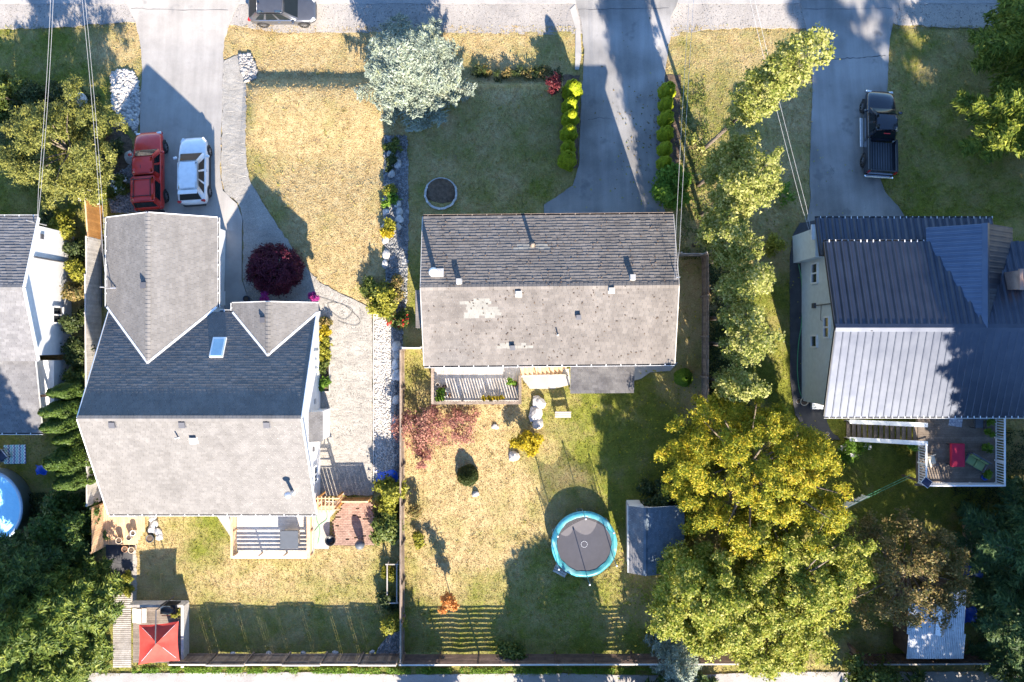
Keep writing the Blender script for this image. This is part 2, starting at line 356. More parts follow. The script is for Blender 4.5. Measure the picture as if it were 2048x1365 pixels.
# greenness of the grass: patches of living turf among the straw (photo pixels, radius, value)
GREEN = [(80,110,150,.75),(60,220,140,.7),(90,380,120,.75),(215,100,60,.25),(600,95,110,.12),(480,230,30,.6),(505,330,40,.7),(620,330,140,.10),(680,450,120,.16),(560,440,60,.5),(760,180,60,.3),(1000,90,90,.25),
  (1080,100,50,.5),(960,300,110,.42),(1060,380,110,.6),(870,250,60,.45),(850,410,60,.55),(840,560,60,.75),(1400,110,60,.45),(1480,110,80,.35),(1420,200,80,.55),(1570,210,50,.12),(1560,330,90,.42),(1500,480,80,.4),(1560,600,70,.75),(1590,760,60,.95),
  (1460,700,70,.8),(1850,150,110,.55),(1900,300,110,.7),(1800,400,80,.75),(1380,620,60,.3),(1380,760,60,.35),(1200,830,110,.85),(1280,900,100,.95),(1310,980,80,.85),(1120,820,60,.5),(1080,870,50,.45),(930,860,100,.12),(850,760,50,.6),
  (900,1000,110,.12),(1000,1010,90,.18),(880,1130,90,.15),(1100,1000,80,.5),(1120,1180,100,.65),(1000,1130,60,.3),(1060,1270,110,.6),(1220,1250,110,.6),(880,1270,80,.45),(980,1290,80,.55),(1270,1170,60,.35),
  (405,1078,55,.85),(360,1050,50,.45),(320,1060,50,.2),(330,1180,70,.3),(520,1150,110,.18),(680,1150,110,.15),(420,1270,90,.5),(560,1270,110,.5),(700,1260,90,.45),(1780,950,140,.9),(1850,1080,140,.9),(1700,1150,100,.8),(1650,1290,60,.6),(1750,1250,80,.7),
  (60,900,90,.7),(130,480,60,.7),(700,1340,300,.85),(300,1345,120,.75),(1100,1340,200,.85),(1500,1340,150,.6),(1950,500,120,.7)]
def greenness(px):
    w = np.full(len(px), .02); v = w*.4
    for x, y, r, c in GREEN:
        k = np.exp(-((px[:, 0]-x)**2+(px[:, 1]-y)**2)/(r*r*.55)); w = w+k; v = v+k*c
    return v/w
def vnoise(x, y, s, seed=0):
    """cheap smooth value noise on a lattice"""
    r = np.random.default_rng(seed).random((256, 256)); u = x/s; v = y/s
    i = np.floor(u).astype(int); j = np.floor(v).astype(int); a = u-i; b = v-j; a = a*a*(3-2*a); b = b*b*(3-2*b)
    q = lambda p, o: r[p % 256, o % 256]
    return (q(i, j)*(1-a)+q(i+1, j)*a)*(1-b)+(q(i, j+1)*(1-a)+q(i+1, j+1)*a)*b
def lawn_bump(x, y):
    return .045*(vnoise(x, y, .55, 3)-.5)+.05*(vnoise(x, y, 1.4, 4)-.5)+.02*(vnoise(x, y, .27, 5)-.5)
# ground sheet
def axis(lo, hi, st): return np.concatenate([[-500, -250, -120, -70, -50], np.arange(lo, hi+.01, st), [50, 70, 120, 250, 500]])
xs = axis(-37, 37, .26); ys = axis(-26, 28, .26)
X, Y = np.meshgrid(xs, ys, indexing='ij'); x, y = X.ravel(), Y.ravel(); z = T(x, y); px = to_px(x, y, z)
hard = np.zeros(len(x), bool)
for p in HARD: hard |= inpoly(px, p)
street_mask = (px[:, 1] < 58) | (px[:, 1] > 1338)
zz = z+np.where(hard | street_mask, -.06, lawn_bump(x, y))
nx, ny = len(xs), len(ys); idx = np.arange(nx*ny).reshape(nx, ny)
Fq = np.stack([idx[:-1, :-1], idx[1:, :-1], idx[1:, 1:], idx[:-1, 1:]], -1).reshape(-1, 4)
GN = greenness(px)
m_, t_, b_ = new_mat('summer_lawn'); p_ = pos(t_)
gr_ = math_(t_, 'ADD', attr(t_, 'green'), math_(t_, 'MULTIPLY', math_(t_, 'SUBTRACT', noise(t_, .55, 5, .68, p_), .5), 1.5))
gr_ = math_(t_, 'ADD', gr_, math_(t_, 'MULTIPLY', math_(t_, 'SUBTRACT', noise(t_, 4.5, 3, .7, p_), .5), .5))
straw_ = ramp(t_, noise(t_, 2.2, 4, .7, p_), [(.3, (.30,.212,.10)), (.5, (.41,.31,.155)), (.7, (.50,.40,.22))])
green_ = ramp(t_, noise(t_, 1.7, 4, .7, p_), [(.3, (.10,.125,.022)), (.7, (.21,.215,.035))])
col_ = mixrgb(t_, ramp(t_, gr_, [(.18, 0), (.85, 1)]), straw_, green_)
col_ = mixrgb(t_, ramp(t_, noise(t_, .9, 4, .7, p_), [(.60, 0), (.74, .55)]), col_, (.20,.135,.085))
col_ = mixrgb(t_, 1.0, col_, ramp(t_, noise(t_, 14, 3, .8, p_), [(.3, .66), (.7, 1.24)]), 'MULTIPLY')
t_.links.new(col_, b_.inputs['Base Color']); b_.inputs['Roughness'].default_value = .95; b_.inputs['Specular IOR Level'].default_value = .1
bump(t_, b_, noise(t_, 11, 4, .75, p_), .06); M['lawn'] = m_
ground = mesh_obj('ground', np.stack([x, y, zz], 1), Fq, M['lawn'], None, True); tag(ground, kind='structure')
ga = ground.data.attributes.new('green', 'FLOAT', 'POINT'); ga.data.foreach_set('value', GN.astype(np.float32))

def rough_edge(poly, amp):
    out = []; n = len(poly)
    for i in range(n):
        a, b = poly[i], poly[(i+1) % n]; L = math.hypot(b[0]-a[0], b[1]-a[1]); k = max(1, int(L/9))
        for j in range(k):
            t = j/k; e = amp if j else amp*.3; out.append((a[0]+(b[0]-a[0])*t+random.gauss(0, e), a[1]+(b[1]-a[1])*t+random.gauss(0, e)))
    return out
def drape(name, poly, mat, off=.03, step=.45, kind='structure', skirt=.14, bumpn=0.0, parent=None):
    if mat.name not in ('concrete',): poly = rough_edge(poly, .55 if 'asphalt' in mat.name else 1.1)
    P = gv(poly); bm = bmesh.new(); vs = [bm.verts.new((a, b, 0)) for a, b, _ in P]; f = bm.faces.new(vs)
    if f.calc_area() and f.normal.z < 0: f.normal_flip()
    bm.normal_update()
    if bm.faces[:][0].normal.z < 0: bmesh.ops.reverse_faces(bm, faces=bm.faces[:])
    bmesh.ops.triangulate(bm, faces=bm.faces[:])
    for ax in (0, 1):
        lo, hi = P[:, ax].min(), P[:, ax].max(); n = (1, 0, 0) if ax == 0 else (0, 1, 0)
        for c in np.arange(math.floor(lo/step)*step+step, hi, step):
            bmesh.ops.bisect_plane(bm, geom=bm.verts[:]+bm.edges[:]+bm.faces[:], plane_co=(c*n[0], c*n[1], 0), plane_no=n)
    e = [k for k in bm.edges if len(k.link_faces) == 1]
    top = list(bm.verts)
    r = bmesh.ops.extrude_edge_only(bm, edges=e); low = {v for v in r['geom'] if isinstance(v, bmesh.types.BMVert)}
    for v in bm.verts:
        zt = float(T(v.co.x, v.co.y))
        v.co.z = zt+off-(skirt if v in low else 0)+(bumpn*random.uniform(-1, 1) if v not in low else 0)
    bmesh.ops.recalc_face_normals(bm, faces=bm.faces[:])
    V = [tuple(v.co) for v in bm.verts]; bm.verts.index_update(); Fc = [tuple(v.index for v in f.verts) for f in bm.faces]; bm.free()
    o = mesh_obj(name, V, Fc, mat, parent)
    if kind and parent is None: tag(o, kind=kind)
    return o
# street strip (gravel shoulder) and paved carriageway beyond, alley along the back fences
drape('road_shoulder', [(-600,56),(60,58),(140,54),(230,46),(280,44),(470,50),(560,66),(700,66),(900,66),(1100,70),(1200,66),(1340,74),(1400,62),(1500,56),(1600,58),(1790,48),(1900,56),(2600,56),(2600,6),(-600,6)], M['shoulder'], .012, .9, bumpn=.008)
drape('street', [(-600,8),(2600,8),(2600,-240),(-600,-240)], M['alley'], .03, 2.0)
drape('alley', [(-600,1346),(230,1347),(600,1345),(820,1350),(1100,1347),(1330,1352),(1560,1345),(2600,1342),(2600,1480),(-600,1480)], M['alley'], .02, .9)
drape('driveway', P_drive_a, M['drive'], .040)
drape('driveway', P_drive_m, M['drive2'], .040)
drape('driveway', P_drive_r, M['drive2'], .040)
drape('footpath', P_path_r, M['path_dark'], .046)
drape('footpath', P_walk_a, M['concrete'], .052)
drape('driveway_edge', P_side_m, M['concrete'], .05)
drape('gravel_path', P_gravel_a, M['gravel'], .032, .3, bumpn=.008)
drape('rock_strip', P_white_rock, M['gravel'], .036, .3, bumpn=.01)
drape('rock_bed', P_rock_pile, M['gstone'], .03, .3, bumpn=.02)
drape('rock_bed', P_shade_rock, M['gstone'], .03, .3, bumpn=.02)
drape('mulch_bed', P_mulch_a, M['soil'], .02, .3, bumpn=.02)
drape('planting_bed', P_bed, M['gstone'], .028, .3, bumpn=.02)
drape('planting_bed', P_bed2, M['gstone'], .034, .3, bumpn=.02)
drape('planting_bed', P_mhedge1, M['soil'], .02, .3, bumpn=.02)
drape('planting_bed', P_mhedge2, M['soil'], .02, .3, bumpn=.02)
drape('concrete_slab', P_slab_m, M['concrete'], .04)
drape('concrete_slab', P_slab_m2, M['concrete'], .04)
patio = drape('patio', P_patio_a, M['concrete'], .04)
drape('concrete_slab', P_tri_a, M['concrete'], .04)
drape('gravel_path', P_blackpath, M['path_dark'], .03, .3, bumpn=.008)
drape('border_bed', P_edge_a, M['gravel'], .026, .3, bumpn=.01)
drape('rock_bed', P_corner, M['gstone'], .03, .3, bumpn=.02)
brick_sheet = drape('brick_patio', P_brick_a, M['soil'], .02)
# every brick of the patio, laid in running bond
bm_ = MB(); pp = gv(P_brick_a)
bl = []
for j in range(-2, 30):
    for i in range(-2, 16):
        bxp = pp[:, 0].min()+i*.215+(j % 2)*.107; byp = pp[:, 1].min()+j*.108
        q = to_px(np.array([bxp]), np.array([byp]), np.array([0.]))
        if inpoly(q, P_brick_a)[0] and random.random() > .05: bl.append((bxp, byp))
kb = MB().box((0,0,0), (.203,.096,.06)); bmsh = bpy.data.meshes.new('brick'); bmsh.from_pydata(kb.V, [], kb.F); bmsh.materials.append(M['brick'])
random.shuffle(bl)
for (a, b) in bl[:300]:
    o = bpy.data.objects.new('brick', bmsh); link(o, brick_sheet); o.location = Vector((a, b, .03+random.uniform(-.008, .008)))-ORG[brick_sheet.name]; o.rotation_euler = (0, 0, random.gauss(0, .02))
if bl[300:]:
    k = MB()
    for (a, b) in bl[300:]: k.box((a, b, .03+random.uniform(-.008, .008)), (.203,.096,.06), random.gauss(0, .02))
    tag(k.build('bricks', M['brick'], brick_sheet), kind='stuff')

# ---------------------------------------------------------------- loose stone
def stones(name, poly, n, smin, smax, mat, label, parent=None, off=.03, cat=None):
    poly = np.array(poly, float); lo, hi = poly.min(0), poly.max(0); P = RNG.uniform(lo, hi, (n*4, 2)); P = P[inpoly(P, poly.tolist())][:n]
    P3 = gv(P); k = len(P3)
    base = np.array([(1,0,0),(-1,0,0),(0,1,0),(0,-1,0),(0,0,1),(0,0,-1)], float)
    th = RNG.uniform(0, 6.28, k); s = RNG.uniform(smin, smax, k)**1.0
    sc = np.stack([s*RNG.uniform(.7, 1.3, k), s*RNG.uniform(.7, 1.3, k), s*RNG.uniform(.45, .8, k)*(.5 if smax < .03 else 1)], 1)
    V = base[None]*sc[:, None, :]*(1+RNG.uniform(-.25, .25, (k, 6, 1)))
    c, sn = np.cos(th)[:, None], np.sin(th)[:, None]
    V = np.stack([V[..., 0]*c-V[..., 1]*sn+.2*V[..., 2], V[..., 0]*sn+V[..., 1]*c, V[..., 2]+.25*V[..., 0]], -1)
    V[..., 0] += P3[:, :1]; V[..., 1] += P3[:, 1:2]; V[..., 2] += P3[:, 2:3]+off+sc[:, 2:3]*.3
    f = np.array([(0,2,4),(2,1,4),(1,3,4),(3,0,4),(2,0,5),(1,2,5),(3,1,5),(0,3,5)])
    Fc = (np.arange(k)[:, None, None]*6+f[None]).reshape(-1, 3)
    o = mesh_obj(name, V.reshape(-1, 3), Fc, mat, parent); tag(o, label, cat, kind='stuff'); return o
stones('gravel', [p for p in P_gravel_a if p[1] > 470], 21000, .012, .026, M['stone'], 'pale crushed gravel covering the side yard and entry', off=.03, cat='gravel')
stones('gravel', P_gravel_a[:12]+P_gravel_a[-5:], 2600, .012, .024, M['stone'], 'pale gravel on the strip beside the driveway', off=.026, cat='gravel')
stones('white_rocks', P_white_rock, 4200, .035, .085, M['wstone'], 'white landscaping rocks in the strip beside the gravel yard', cat='rocks')
stones('white_rocks', P_rock_pile, 900, .08, .17, M['wstone'], 'white rocks heaped beside the driveway mouth', cat='rocks')
stones('white_rocks', [(478,112),(500,108),(515,140),(512,158),(490,166),(482,140)], 260, .09, .18, M['wstone'], 'white rock pile at the top end of the gravel strip', cat='rocks')
stones('grey_rocks', P_shade_rock, 900, .05, .11, M['gstone'], 'grey rocks beside the red pickup', cat='rocks')
stones('grey_rocks', P_bed, 2600, .04, .10, M['gstone'], 'blue grey rocks in the bed between the two front lawns', cat='rocks')
stones('grey_rocks', P_bed2, 1300, .05, .11, M['gstone'], 'grey rocks along the foot of the dividing fence', cat='rocks')
stones('grey_rocks', P_corner, 350, .05, .10, M['gstone'], 'grey rocks in the back corner of the yard', cat='rocks')
stones('shoulder_gravel', [(-40,8),(2100,8),(2100,60),(-40,56)], 5000, .02, .04, M['stone'], 'loose gravel scattered along the road shoulder', off=.01, cat='gravel')
# grass tufts over all lawns
n = 190000
P = np.stack([RNG.uniform(-60, 2110, n), RNG.uniform(52, 1352, n)], 1)
bad = np.zeros(n, bool)
for p in HARD: bad |= inpoly(P, p)
bad |= RNG.random(n) < .75*inpoly(P, P_dirt_m)
ROOFS = [[(212,430),(436,430),(436,600),(640,600),(625,1028),(212,1028)], [(850,440),(1340,440),(1340,725),(850,725)], [(1640,440),(2048,440),(2048,830),(1660,830)], [(0,440),(75,440),(75,860),(0,860)]]
for p in ROOFS: bad |= inpoly(P, p)
P = P[~bad]; Q = gv(P); Q[:, 2] += lawn_bump(Q[:, 0], Q[:, 1]); k = len(Q); gq = greenness(P)
th = RNG.uniform(0, 6.28, (k, 3)); hgt = RNG.uniform(.03, .085, (k, 3)); wd = RNG.uniform(.012, .026, (k, 3)); lean = RNG.uniform(.02, .10, (k, 3))
d = np.stack([np.cos(th), np.sin(th)], -1); s_ = np.stack([-np.sin(th), np.cos(th)], -1)
B = Q[:, None, :2]+d*.03
V = np.zeros((k, 3, 3, 3)); V[:, :, 0, :2] = B+s_*wd[..., None]; V[:, :, 1, :2] = B-s_*wd[..., None]; V[:, :, 2, :2] = B+d*lean[..., None]
V[:, :, 0, 2] = V[:, :, 1, 2] = Q[:, None, 2]-.005; V[:, :, 2, 2] = Q[:, None, 2]+hgt
m_, t_, b_ = new_mat('grass_blades'); p_ = pos(t_)
r_ = t_.nodes.new('ShaderNodeNewGeometry').outputs['Random Per Island']
gr_ = math_(t_, 'ADD', attr(t_, 'green'), math_(t_, 'MULTIPLY', math_(t_, 'SUBTRACT', noise(t_, .55, 5, .68, p_), .5), 1.5))
gr_ = math_(t_, 'ADD', gr_, math_(t_, 'MULTIPLY', math_(t_, 'SUBTRACT', r_, .5), .5))
col_ = mixrgb(t_, ramp(t_, gr_, [(.18, 0), (.85, 1)]), ramp(t_, r_, [(0, (.34,.24,.105)), (1, (.58,.45,.24))]), ramp(t_, r_, [(0, (.11,.135,.022)), (1, (.27,.265,.042))]))
t_.links.new(col_, b_.inputs['Base Color']); b_.inputs['Roughness'].default_value = .8; b_.inputs['Specular IOR Level'].default_value = .15
tr_ = t_.nodes.new('ShaderNodeBsdfTranslucent'); t_.links.new(col_, tr_.inputs[0]); mx_ = t_.nodes.new('ShaderNodeMixShader'); mx_.inputs[0].default_value = .3
t_.links.new(b_.outputs[0], mx_.inputs[1]); t_.links.new(tr_.outputs[0], mx_.inputs[2]); t_.links.new(mx_.outputs[0], t_.nodes['Material Output'].inputs[0])
go = mesh_obj('lawn_grass', V.reshape(-1, 3), np.arange(k*9).reshape(-1, 3), m_); tag(go, 'short dry grass with green patches on all the lawns', 'grass', kind='stuff')
aa = go.data.attributes.new('green', 'FLOAT', 'POINT'); aa.data.foreach_set('value', np.repeat(gq, 9).astype(np.float32))

# coarser weeds and clumps standing a little proud of the turf
n = 5200
P = np.stack([RNG.uniform(-40, 2090, n), RNG.uniform(60, 1350, n)], 1); bad = np.zeros(n, bool)
for p in HARD+ROOFS: bad |= inpoly(P, p)
bad |= vnoise(P[:, 0], P[:, 1], 34, 21) < .48
P = P[~bad]; Q = gv(P); k = len(Q); gq = np.clip(greenness(P)+RNG.uniform(-.1, .35, k), 0, 1); nb = 9
th = RNG.uniform(0, 6.28, (k, nb)); r0 = RNG.uniform(.0, .07, (k, nb)); ln = RNG.uniform(.07, .17, (k, nb)); hh = RNG.uniform(.06, .15, (k, nb))
d = np.stack([np.cos(th), np.sin(th)], -1); s_ = np.stack([-np.sin(th), np.cos(th)], -1); B = Q[:, None, :2]+d*r0[..., None]
V = np.zeros((k, nb, 3, 3)); V[:, :, 0, :2] = B+s_*.022; V[:, :, 1, :2] = B-s_*.022; V[:, :, 2, :2] = B+d*ln[..., None]; V[:, :, :2, 2] = Q[:, None, None, 2]; V[:, :, 2, 2] = Q[:, None, 2]+hh
wo_ = mesh_obj('lawn_weeds', V.reshape(-1, 3), np.arange(k*nb*3).reshape(-1, 3), m_); tag(wo_, 'coarse weedy tufts scattered through the lawns', 'weeds', kind='stuff')
aa = wo_.data.attributes.new('green', 'FLOAT', 'POINT'); aa.data.foreach_set('value', np.repeat(gq, nb*3).astype(np.float32))
# ================================================================ buildings
def slope(parent, e0, e1, r1, r0, mat, w=.30, e=.165, t=.022, deckmat=None, patch=None, jit=.25, shingle=True):
    """one roof plane: a deck slab plus real overlapping shingle tabs, course by course"""
    e0, e1, r1, r0 = map(Vector, (e0, e1, r1, r0))
    u = (e1-e0).normalized(); v = (r0-e0); v = (v-u*v.dot(u)).normalized()
    if u.cross(v).z < 0: return slope(parent, e1, e0, r0, r1, mat, w, e, t, deckmat, patch, jit, shingle)
    n = u.cross(v)
    pts = [((p-e0).dot(u), (p-e0).dot(v)) for p in (e0, e1, r1, r0)]
    k = MB(); top = [e0, e1, r1, r0]; k.add([p-n*.14 for p in top]+[p-n*.01 for p in top], [(3,2,1,0),(4,5,6,7),(0,1,5,4),(1,2,6,5),(2,3,7,6),(3,0,4,7)])
    deck = k.build('roof', deckmat or M['white'], parent)
    if not shingle: return deck, u, v, n
    vmax = max(p[1] for p in pts)
    def iv(q):
        q = min(max(q, 1e-4), vmax-1e-4); r = []
        for i in range(4):
            (a, b), (c, d) = pts[i], pts[(i+1) % 4]
            if (b-q)*(d-q) < 0: r.append(a+(c-a)*(q-b)/(d-b))
        return (min(r), max(r)) if len(r) >= 2 else None
    V = []; Fc = []; MI = []
    N = int(math.ceil(vmax/e))
    for j in range(N):
        v0 = j*e-(.03 if j == 0 else 0); v1 = min((j+1)*e+.02, vmax)
        a, b = iv(max(v0, 0)), iv(v1)
        if not a or not b: continue
        off = (j % 2)*w*.5+(j % 3)*w*.17
        c0 = math.floor((min(a[0], b[0])-off)/w)*w+off
        x = c0
        while x < max(a[1], b[1]):
            l0, l1 = min(max(x, a[0]), a[1]), min(max(x+w-.008, a[0]), a[1]); h0, h1 = min(max(x, b[0]), b[1]), min(max(x+w-.008, b[0]), b[1])
            xm = x+w/2; x += w
            if l1-l0 < .02 and h1-h0 < .02: continue
            tt = t*(1+random.uniform(-jit, jit)); dv = random.uniform(-.012, .012) if j else 0
            i = len(V)
            for (uu, vv, hh) in ((l0, v0+dv, -.005), (l1, v0+dv, -.005), (l0, v0+dv, tt), (l1, v0+dv, tt), (h1, v1, .004), (h0, v1, .004)):
                V.append(tuple(e0+u*uu+v*vv+n*hh))
            Fc += [(i+2, i+3, i+4, i+5), (i, i+1, i+3, i+2), (i, i+2, i+5), (i+1, i+4, i+3)]
            mm = 0
            if patch and patch(e0+u*xm+v*v0): mm = 1
            MI += [mm]*4
    s = mesh_obj('shingles', V, Fc, mat if isinstance(mat, list) else [mat, M['sh_pale']], deck, False, MI); tag(s, kind='stuff')
    return deck, u, v, n
def ridge_caps(parent, a, b, mat, wid=.17, drop=.06, st=.24, lift=.03):
    a, b = Vector(a), Vector(b); d = b-a; L = d.length; d.normalize(); sd = d.cross(Vector((0,0,1))).normalized(); k = MB(); x = 0
    while x < L:
        x2 = min(x+st+.04, L); p, q = a+d*x, a+d*x2; h = .022+random.uniform(-.004, .004)
        for sg in (1, -1):
            k.add([p+Vector((0,0,lift+h)), q+Vector((0,0,lift)), q+sd*sg*wid+Vector((0,0,lift-drop)), p+sd*sg*wid+Vector((0,0,lift+h-drop)), p+sd*sg*wid+Vector((0,0,lift-drop-.02)), p+Vector((0,0,lift-.02))],
                  [(0,1,2,3) if sg < 0 else (3,2,1,0), (0,3,4,5)])
        x += st
    o = k.build('ridge_caps', mat, parent); tag(o, kind='stuff'); return o
def strip(parent, name, a, b, w, h, mat):
    return MB().beam(a, b, w, h).build(name, mat, parent)
def gutter(parent, a, b, out, mat=None, hang=.85):
    """a: start, b: end along the eave; out: outward direction"""
    a, b, out = Vector(a), Vector(b), Vector(out); mat = mat or M['white']; k = MB()
    up = Vector((0,0,1))
    k.beam(a+out*.13, b+out*.13, .018, .11, 0); k.beam(a+out*.01, b+out*.01, .018, .11, 0); k.beam(a+out*.07-up*.055, b+out*.07-up*.055, .12, .015, 1)
    o = k.build('gutter', [mat, M['gutter_in']], parent); L = (b-a).length; d = (b-a).normalized(); q = .3
    while q < L:
        p = a+d*q; hk = MB().beam(p-out*.0+up*.06, p+out*.14+up*.06, .045, .012); hk.build('hanger', M['white'] if (out.y < -.5 or mat is M['trim_dark']) else mat, o); q += hang
    return o
def gable_wall(parent, x0, x1, y0, y1, zb, ze, zr, mat, axis='x', name='wall'):
    if axis == 'x': prof = [(y0, zb), (y1, zb), (y1, ze), ((y0+y1)/2, zr), (y0, ze)]; V = [(x, a, b) for x in (x0, x1) for a, b in prof]
    else: prof = [(x0, zb), (x1, zb), (x1, ze), ((x0+x1)/2, zr), (x0, ze)]; V = [(a, y, b) for y in (y0, y1) for a, b in prof]
    n = 5; Fc = [tuple(range(n)), tuple(range(2*n-1, n-1, -1))]+[(i, n+i, n+(i+1) % n, (i+1) % n) for i in range(n)]
    if axis == 'y': Fc = [f[::-1] for f in Fc]
    Fc = [f[::-1] for f in Fc]
    return mesh_obj(name, V, Fc, mat, parent)
def window(parent, c, w, h, face, depth=.05, frame=.07, sash=True):
    """face: outward unit axis (x or y, signed)"""
    c = Vector(c); o = Vector(face); s = Vector((0,0,1)).cross(o); k = MB(); up = Vector((0,0,1)); q = c+o*depth
    for sg in (-1, 1):
        k.beam(q+s*sg*(w/2)-up*h/2, q+s*sg*(w/2)+up*h/2, frame, depth*2); k.beam(q-s*(w/2)+up*sg*h/2, q+s*(w/2)+up*sg*h/2, depth*2.02, frame)
    if sash: k.beam(q-up*h/2, q+up*h/2, .05, depth*1.8)
    fr = k.build('window', M['white'], parent)
    b = c+o*.02
    for sg in ((-1, 1) if sash else (0,)):
        ww = w/4 if sash else w/2; cc = b+s*sg*w/4
        MB().add([cc-s*ww-up*h/2, cc+s*ww-up*h/2, cc+s*ww+up*h/2, cc-s*ww+up*h/2], [(0,1,2,3)]).build('pane', M['glass'], fr)
    return fr
def roof_vent(parent, p, s=.32, h=.16, mat=None, pitch=0, ns=1):
    p = Vector(p); k = MB(); k.box(p+Vector((0,0,.02)), (s*1.35, s*1.35, .025), 0, 0, ('X', pitch*ns))
    k.box(p+Vector((0,0,h/2+.02)), (s, s, h), 0, 0, ('X', pitch*ns*.6)); k.box(p+Vector((0, -.02*ns, h+.03)), (s*1.15, s*1.15, .03), 0, 0, ('X', pitch*ns*.6))
    return k.build('roof_vent', mat or M['lead'], parent)
def pipe(parent, p, h, r=.05, mat=None, cap=True, name='vent_pipe'):
    k = MB(); p = Vector(p); k.lathe(p, [(r*2.2, 0), (r*1.3, .06), (r, .08), (r, h)], 10)
    if cap: k.lathe(p+Vector((0,0,h-.02)), [(r, 0), (r*1.9, .02), (r*2.0, .12), (r*1.2, .19), (.01, .20)], 12)
    return k.build(name, mat or M['galvpipe'], parent, True)
TA = math.tan(math.radians(29.4))

# ---------------------------------------------------------------- taupe shingled house with garage wing (house with white siding)
hA = empty('white_sided_house', (-18, -4, 0), 0, 'white sided house with taupe shingle roof, garage wing and two front gables', 'house')
x0, x1, ys_, yn_, ze = -24.15, -11.72, -10.34, 1.72, 2.8
yr = (ys_+yn_)/2; zr = ze+(yn_-ys_)/2*TA
gable_wall(hA, x0+.4, x1-.42, ys_+.45, yn_-.45, -.6, ze-.05, zr-.3, M['siding'])
slope(hA, (x0, ys_, ze), (x1, ys_, ze), (x1, yr, zr), (x0, yr, zr), M['sh_tan'])
slope(hA, (x0, yn_, ze), (x1, yn_, ze), (x1, yr, zr), (x0, yr, zr), M['sh_tan'], t=.013)
ridge_caps(hA, (x0, yr, zr), (x1, yr, zr), M['sh_tan'])
for xx, sg in ((x0-.02, -1), (x1+.02, 1)):
    for ya in (ys_, yn_): strip(hA, 'rake_board', (xx, ya, ze-.06), (xx, yr, zr-.06), .04, .2, M['white'])
gutter(hA, (x0, ys_-.01, ze-.07), (x1, ys_-.01, ze-.07), (0,-1,0))
def a_roof_z(y): return ze+(yn_-y)*TA if y > yr else ze+(y-ys_)*TA
# garage wing
gx0, gx1, gyn, gze = -24.32, -17.73, 7.42, 2.62
gxr = (gx0+gx1)/2; gzr = gze+(gx1-gx0)/2*TA
ygr = yn_-(gzr-ze)/TA; yge = yn_-(gze-ze)/TA
gable_wall(hA, gx0+.45, gx1-.5, -3, gyn-.4, -1.6, gze-.05, gzr-.3, M['siding'], 'y')
slope(hA, (gx0, gyn, gze), (gx0, yge, gze), (gxr, ygr, gzr), (gxr, gyn, gzr), M['sh_tan'], t=.02)
slope(hA, (gx1, gyn, gze), (gx1, yge, gze), (gxr, ygr, gzr), (gxr, gyn, gzr), M['sh_tan'], t=.02)
ridge_caps(hA, (gxr, gyn, gzr), (gxr, ygr-.1, gzr), M['sh_tan'], .15)
for xx in (gx0, gx1):
    strip(hA, 'valley_flashing', (xx, yge, gze+.05), (gxr, ygr, gzr+.05), .12, .02, M['white'])
    strip(hA, 'rake_board', (xx, gyn+.02, gze-.06), (gxr, gyn+.02, gzr-.06), .04, .2, M['white'])
gutter(hA, (gx0-.01, gyn, gze-.07), (gx0-.01, yge, gze-.07), (-1,0,0)); gutter(hA, (gx1+.01, gyn, gze-.07), (gx1+.01, yge, gze-.07), (1,0,0))
for k_ in range(3):   # garage doors face the street
    pass
gd = MB(); gd.box((-21.05, gyn-.36, .35), (5.0, .06, 2.2)); gdo = gd.build('garage_door', M['white'], hA)
for r_ in range(4):
    for c_ in range(6): bx('panel', gdo, M['white'], (-23.15+c_*.84, gyn-.315, -.45+r_*.54), (.7, .02, .42))
window(hA, (gx1-.5, 4.2, 1.4), 1.4, 1.0, (1,0,0)); MB().box((gx1-.46, 1.6+1.1, 1.05), (.06, .9, 2.05)).build('side_door', M['white'], hA)
# front gable over the entry
fx0, fx1, fyn = -16.70, -11.61, 2.28
fxr = (fx0+fx1)/2; fzr = ze+(fx1-fx0)/2*TA; yfr = yn_-(fzr-ze)/TA
gable_wall(hA, fx0+.35, fx1-.5, -2, fyn-.4, -.6, ze-.05, fzr-.3, M['siding'], 'y')
slope(hA, (fx0, fyn, ze+.02), (fx0, yn_, ze+.02), (fxr, yfr, fzr+.02), (fxr, fyn, fzr+.02), M['sh_tan'], t=.02)
slope(hA, (fx1, fyn, ze+.02), (fx1, yn_, ze+.02), (fxr, yfr, fzr+.02), (fxr, fyn, fzr+.02), M['sh_tan'], t=.02)
ridge_caps(hA, (fxr, fyn, fzr+.02), (fxr, yfr-.1, fzr+.02), M['sh_tan'], .15)
for xx in (fx0, fx1):
    strip(hA, 'valley_flashing', (xx, yn_, ze+.07), (fxr, yfr, fzr+.07), .12, .02, M['white'])
    strip(hA, 'rake_board', (xx, fyn+.02, ze-.05), (fxr, fyn+.02, fzr-.05), .04, .2, M['white'])
gutter(hA, (gx1+.2, yn_+.01, ze-.07), (fx0-.05, yn_+.01, ze-.07), (0,1,0)); gutter(hA, (fx0-.01, fyn, ze-.07), (fx0-.01, yn_+.1, ze-.07), (-1,0,0))
MB().box((-14.2, fyn-.38, 1.0), (1.0, .06, 2.1)).build('front_door', M['ironm'], hA); window(hA, (-12.9, fyn-.4, 1.4), 1.2, 1.1, (0,1,0))
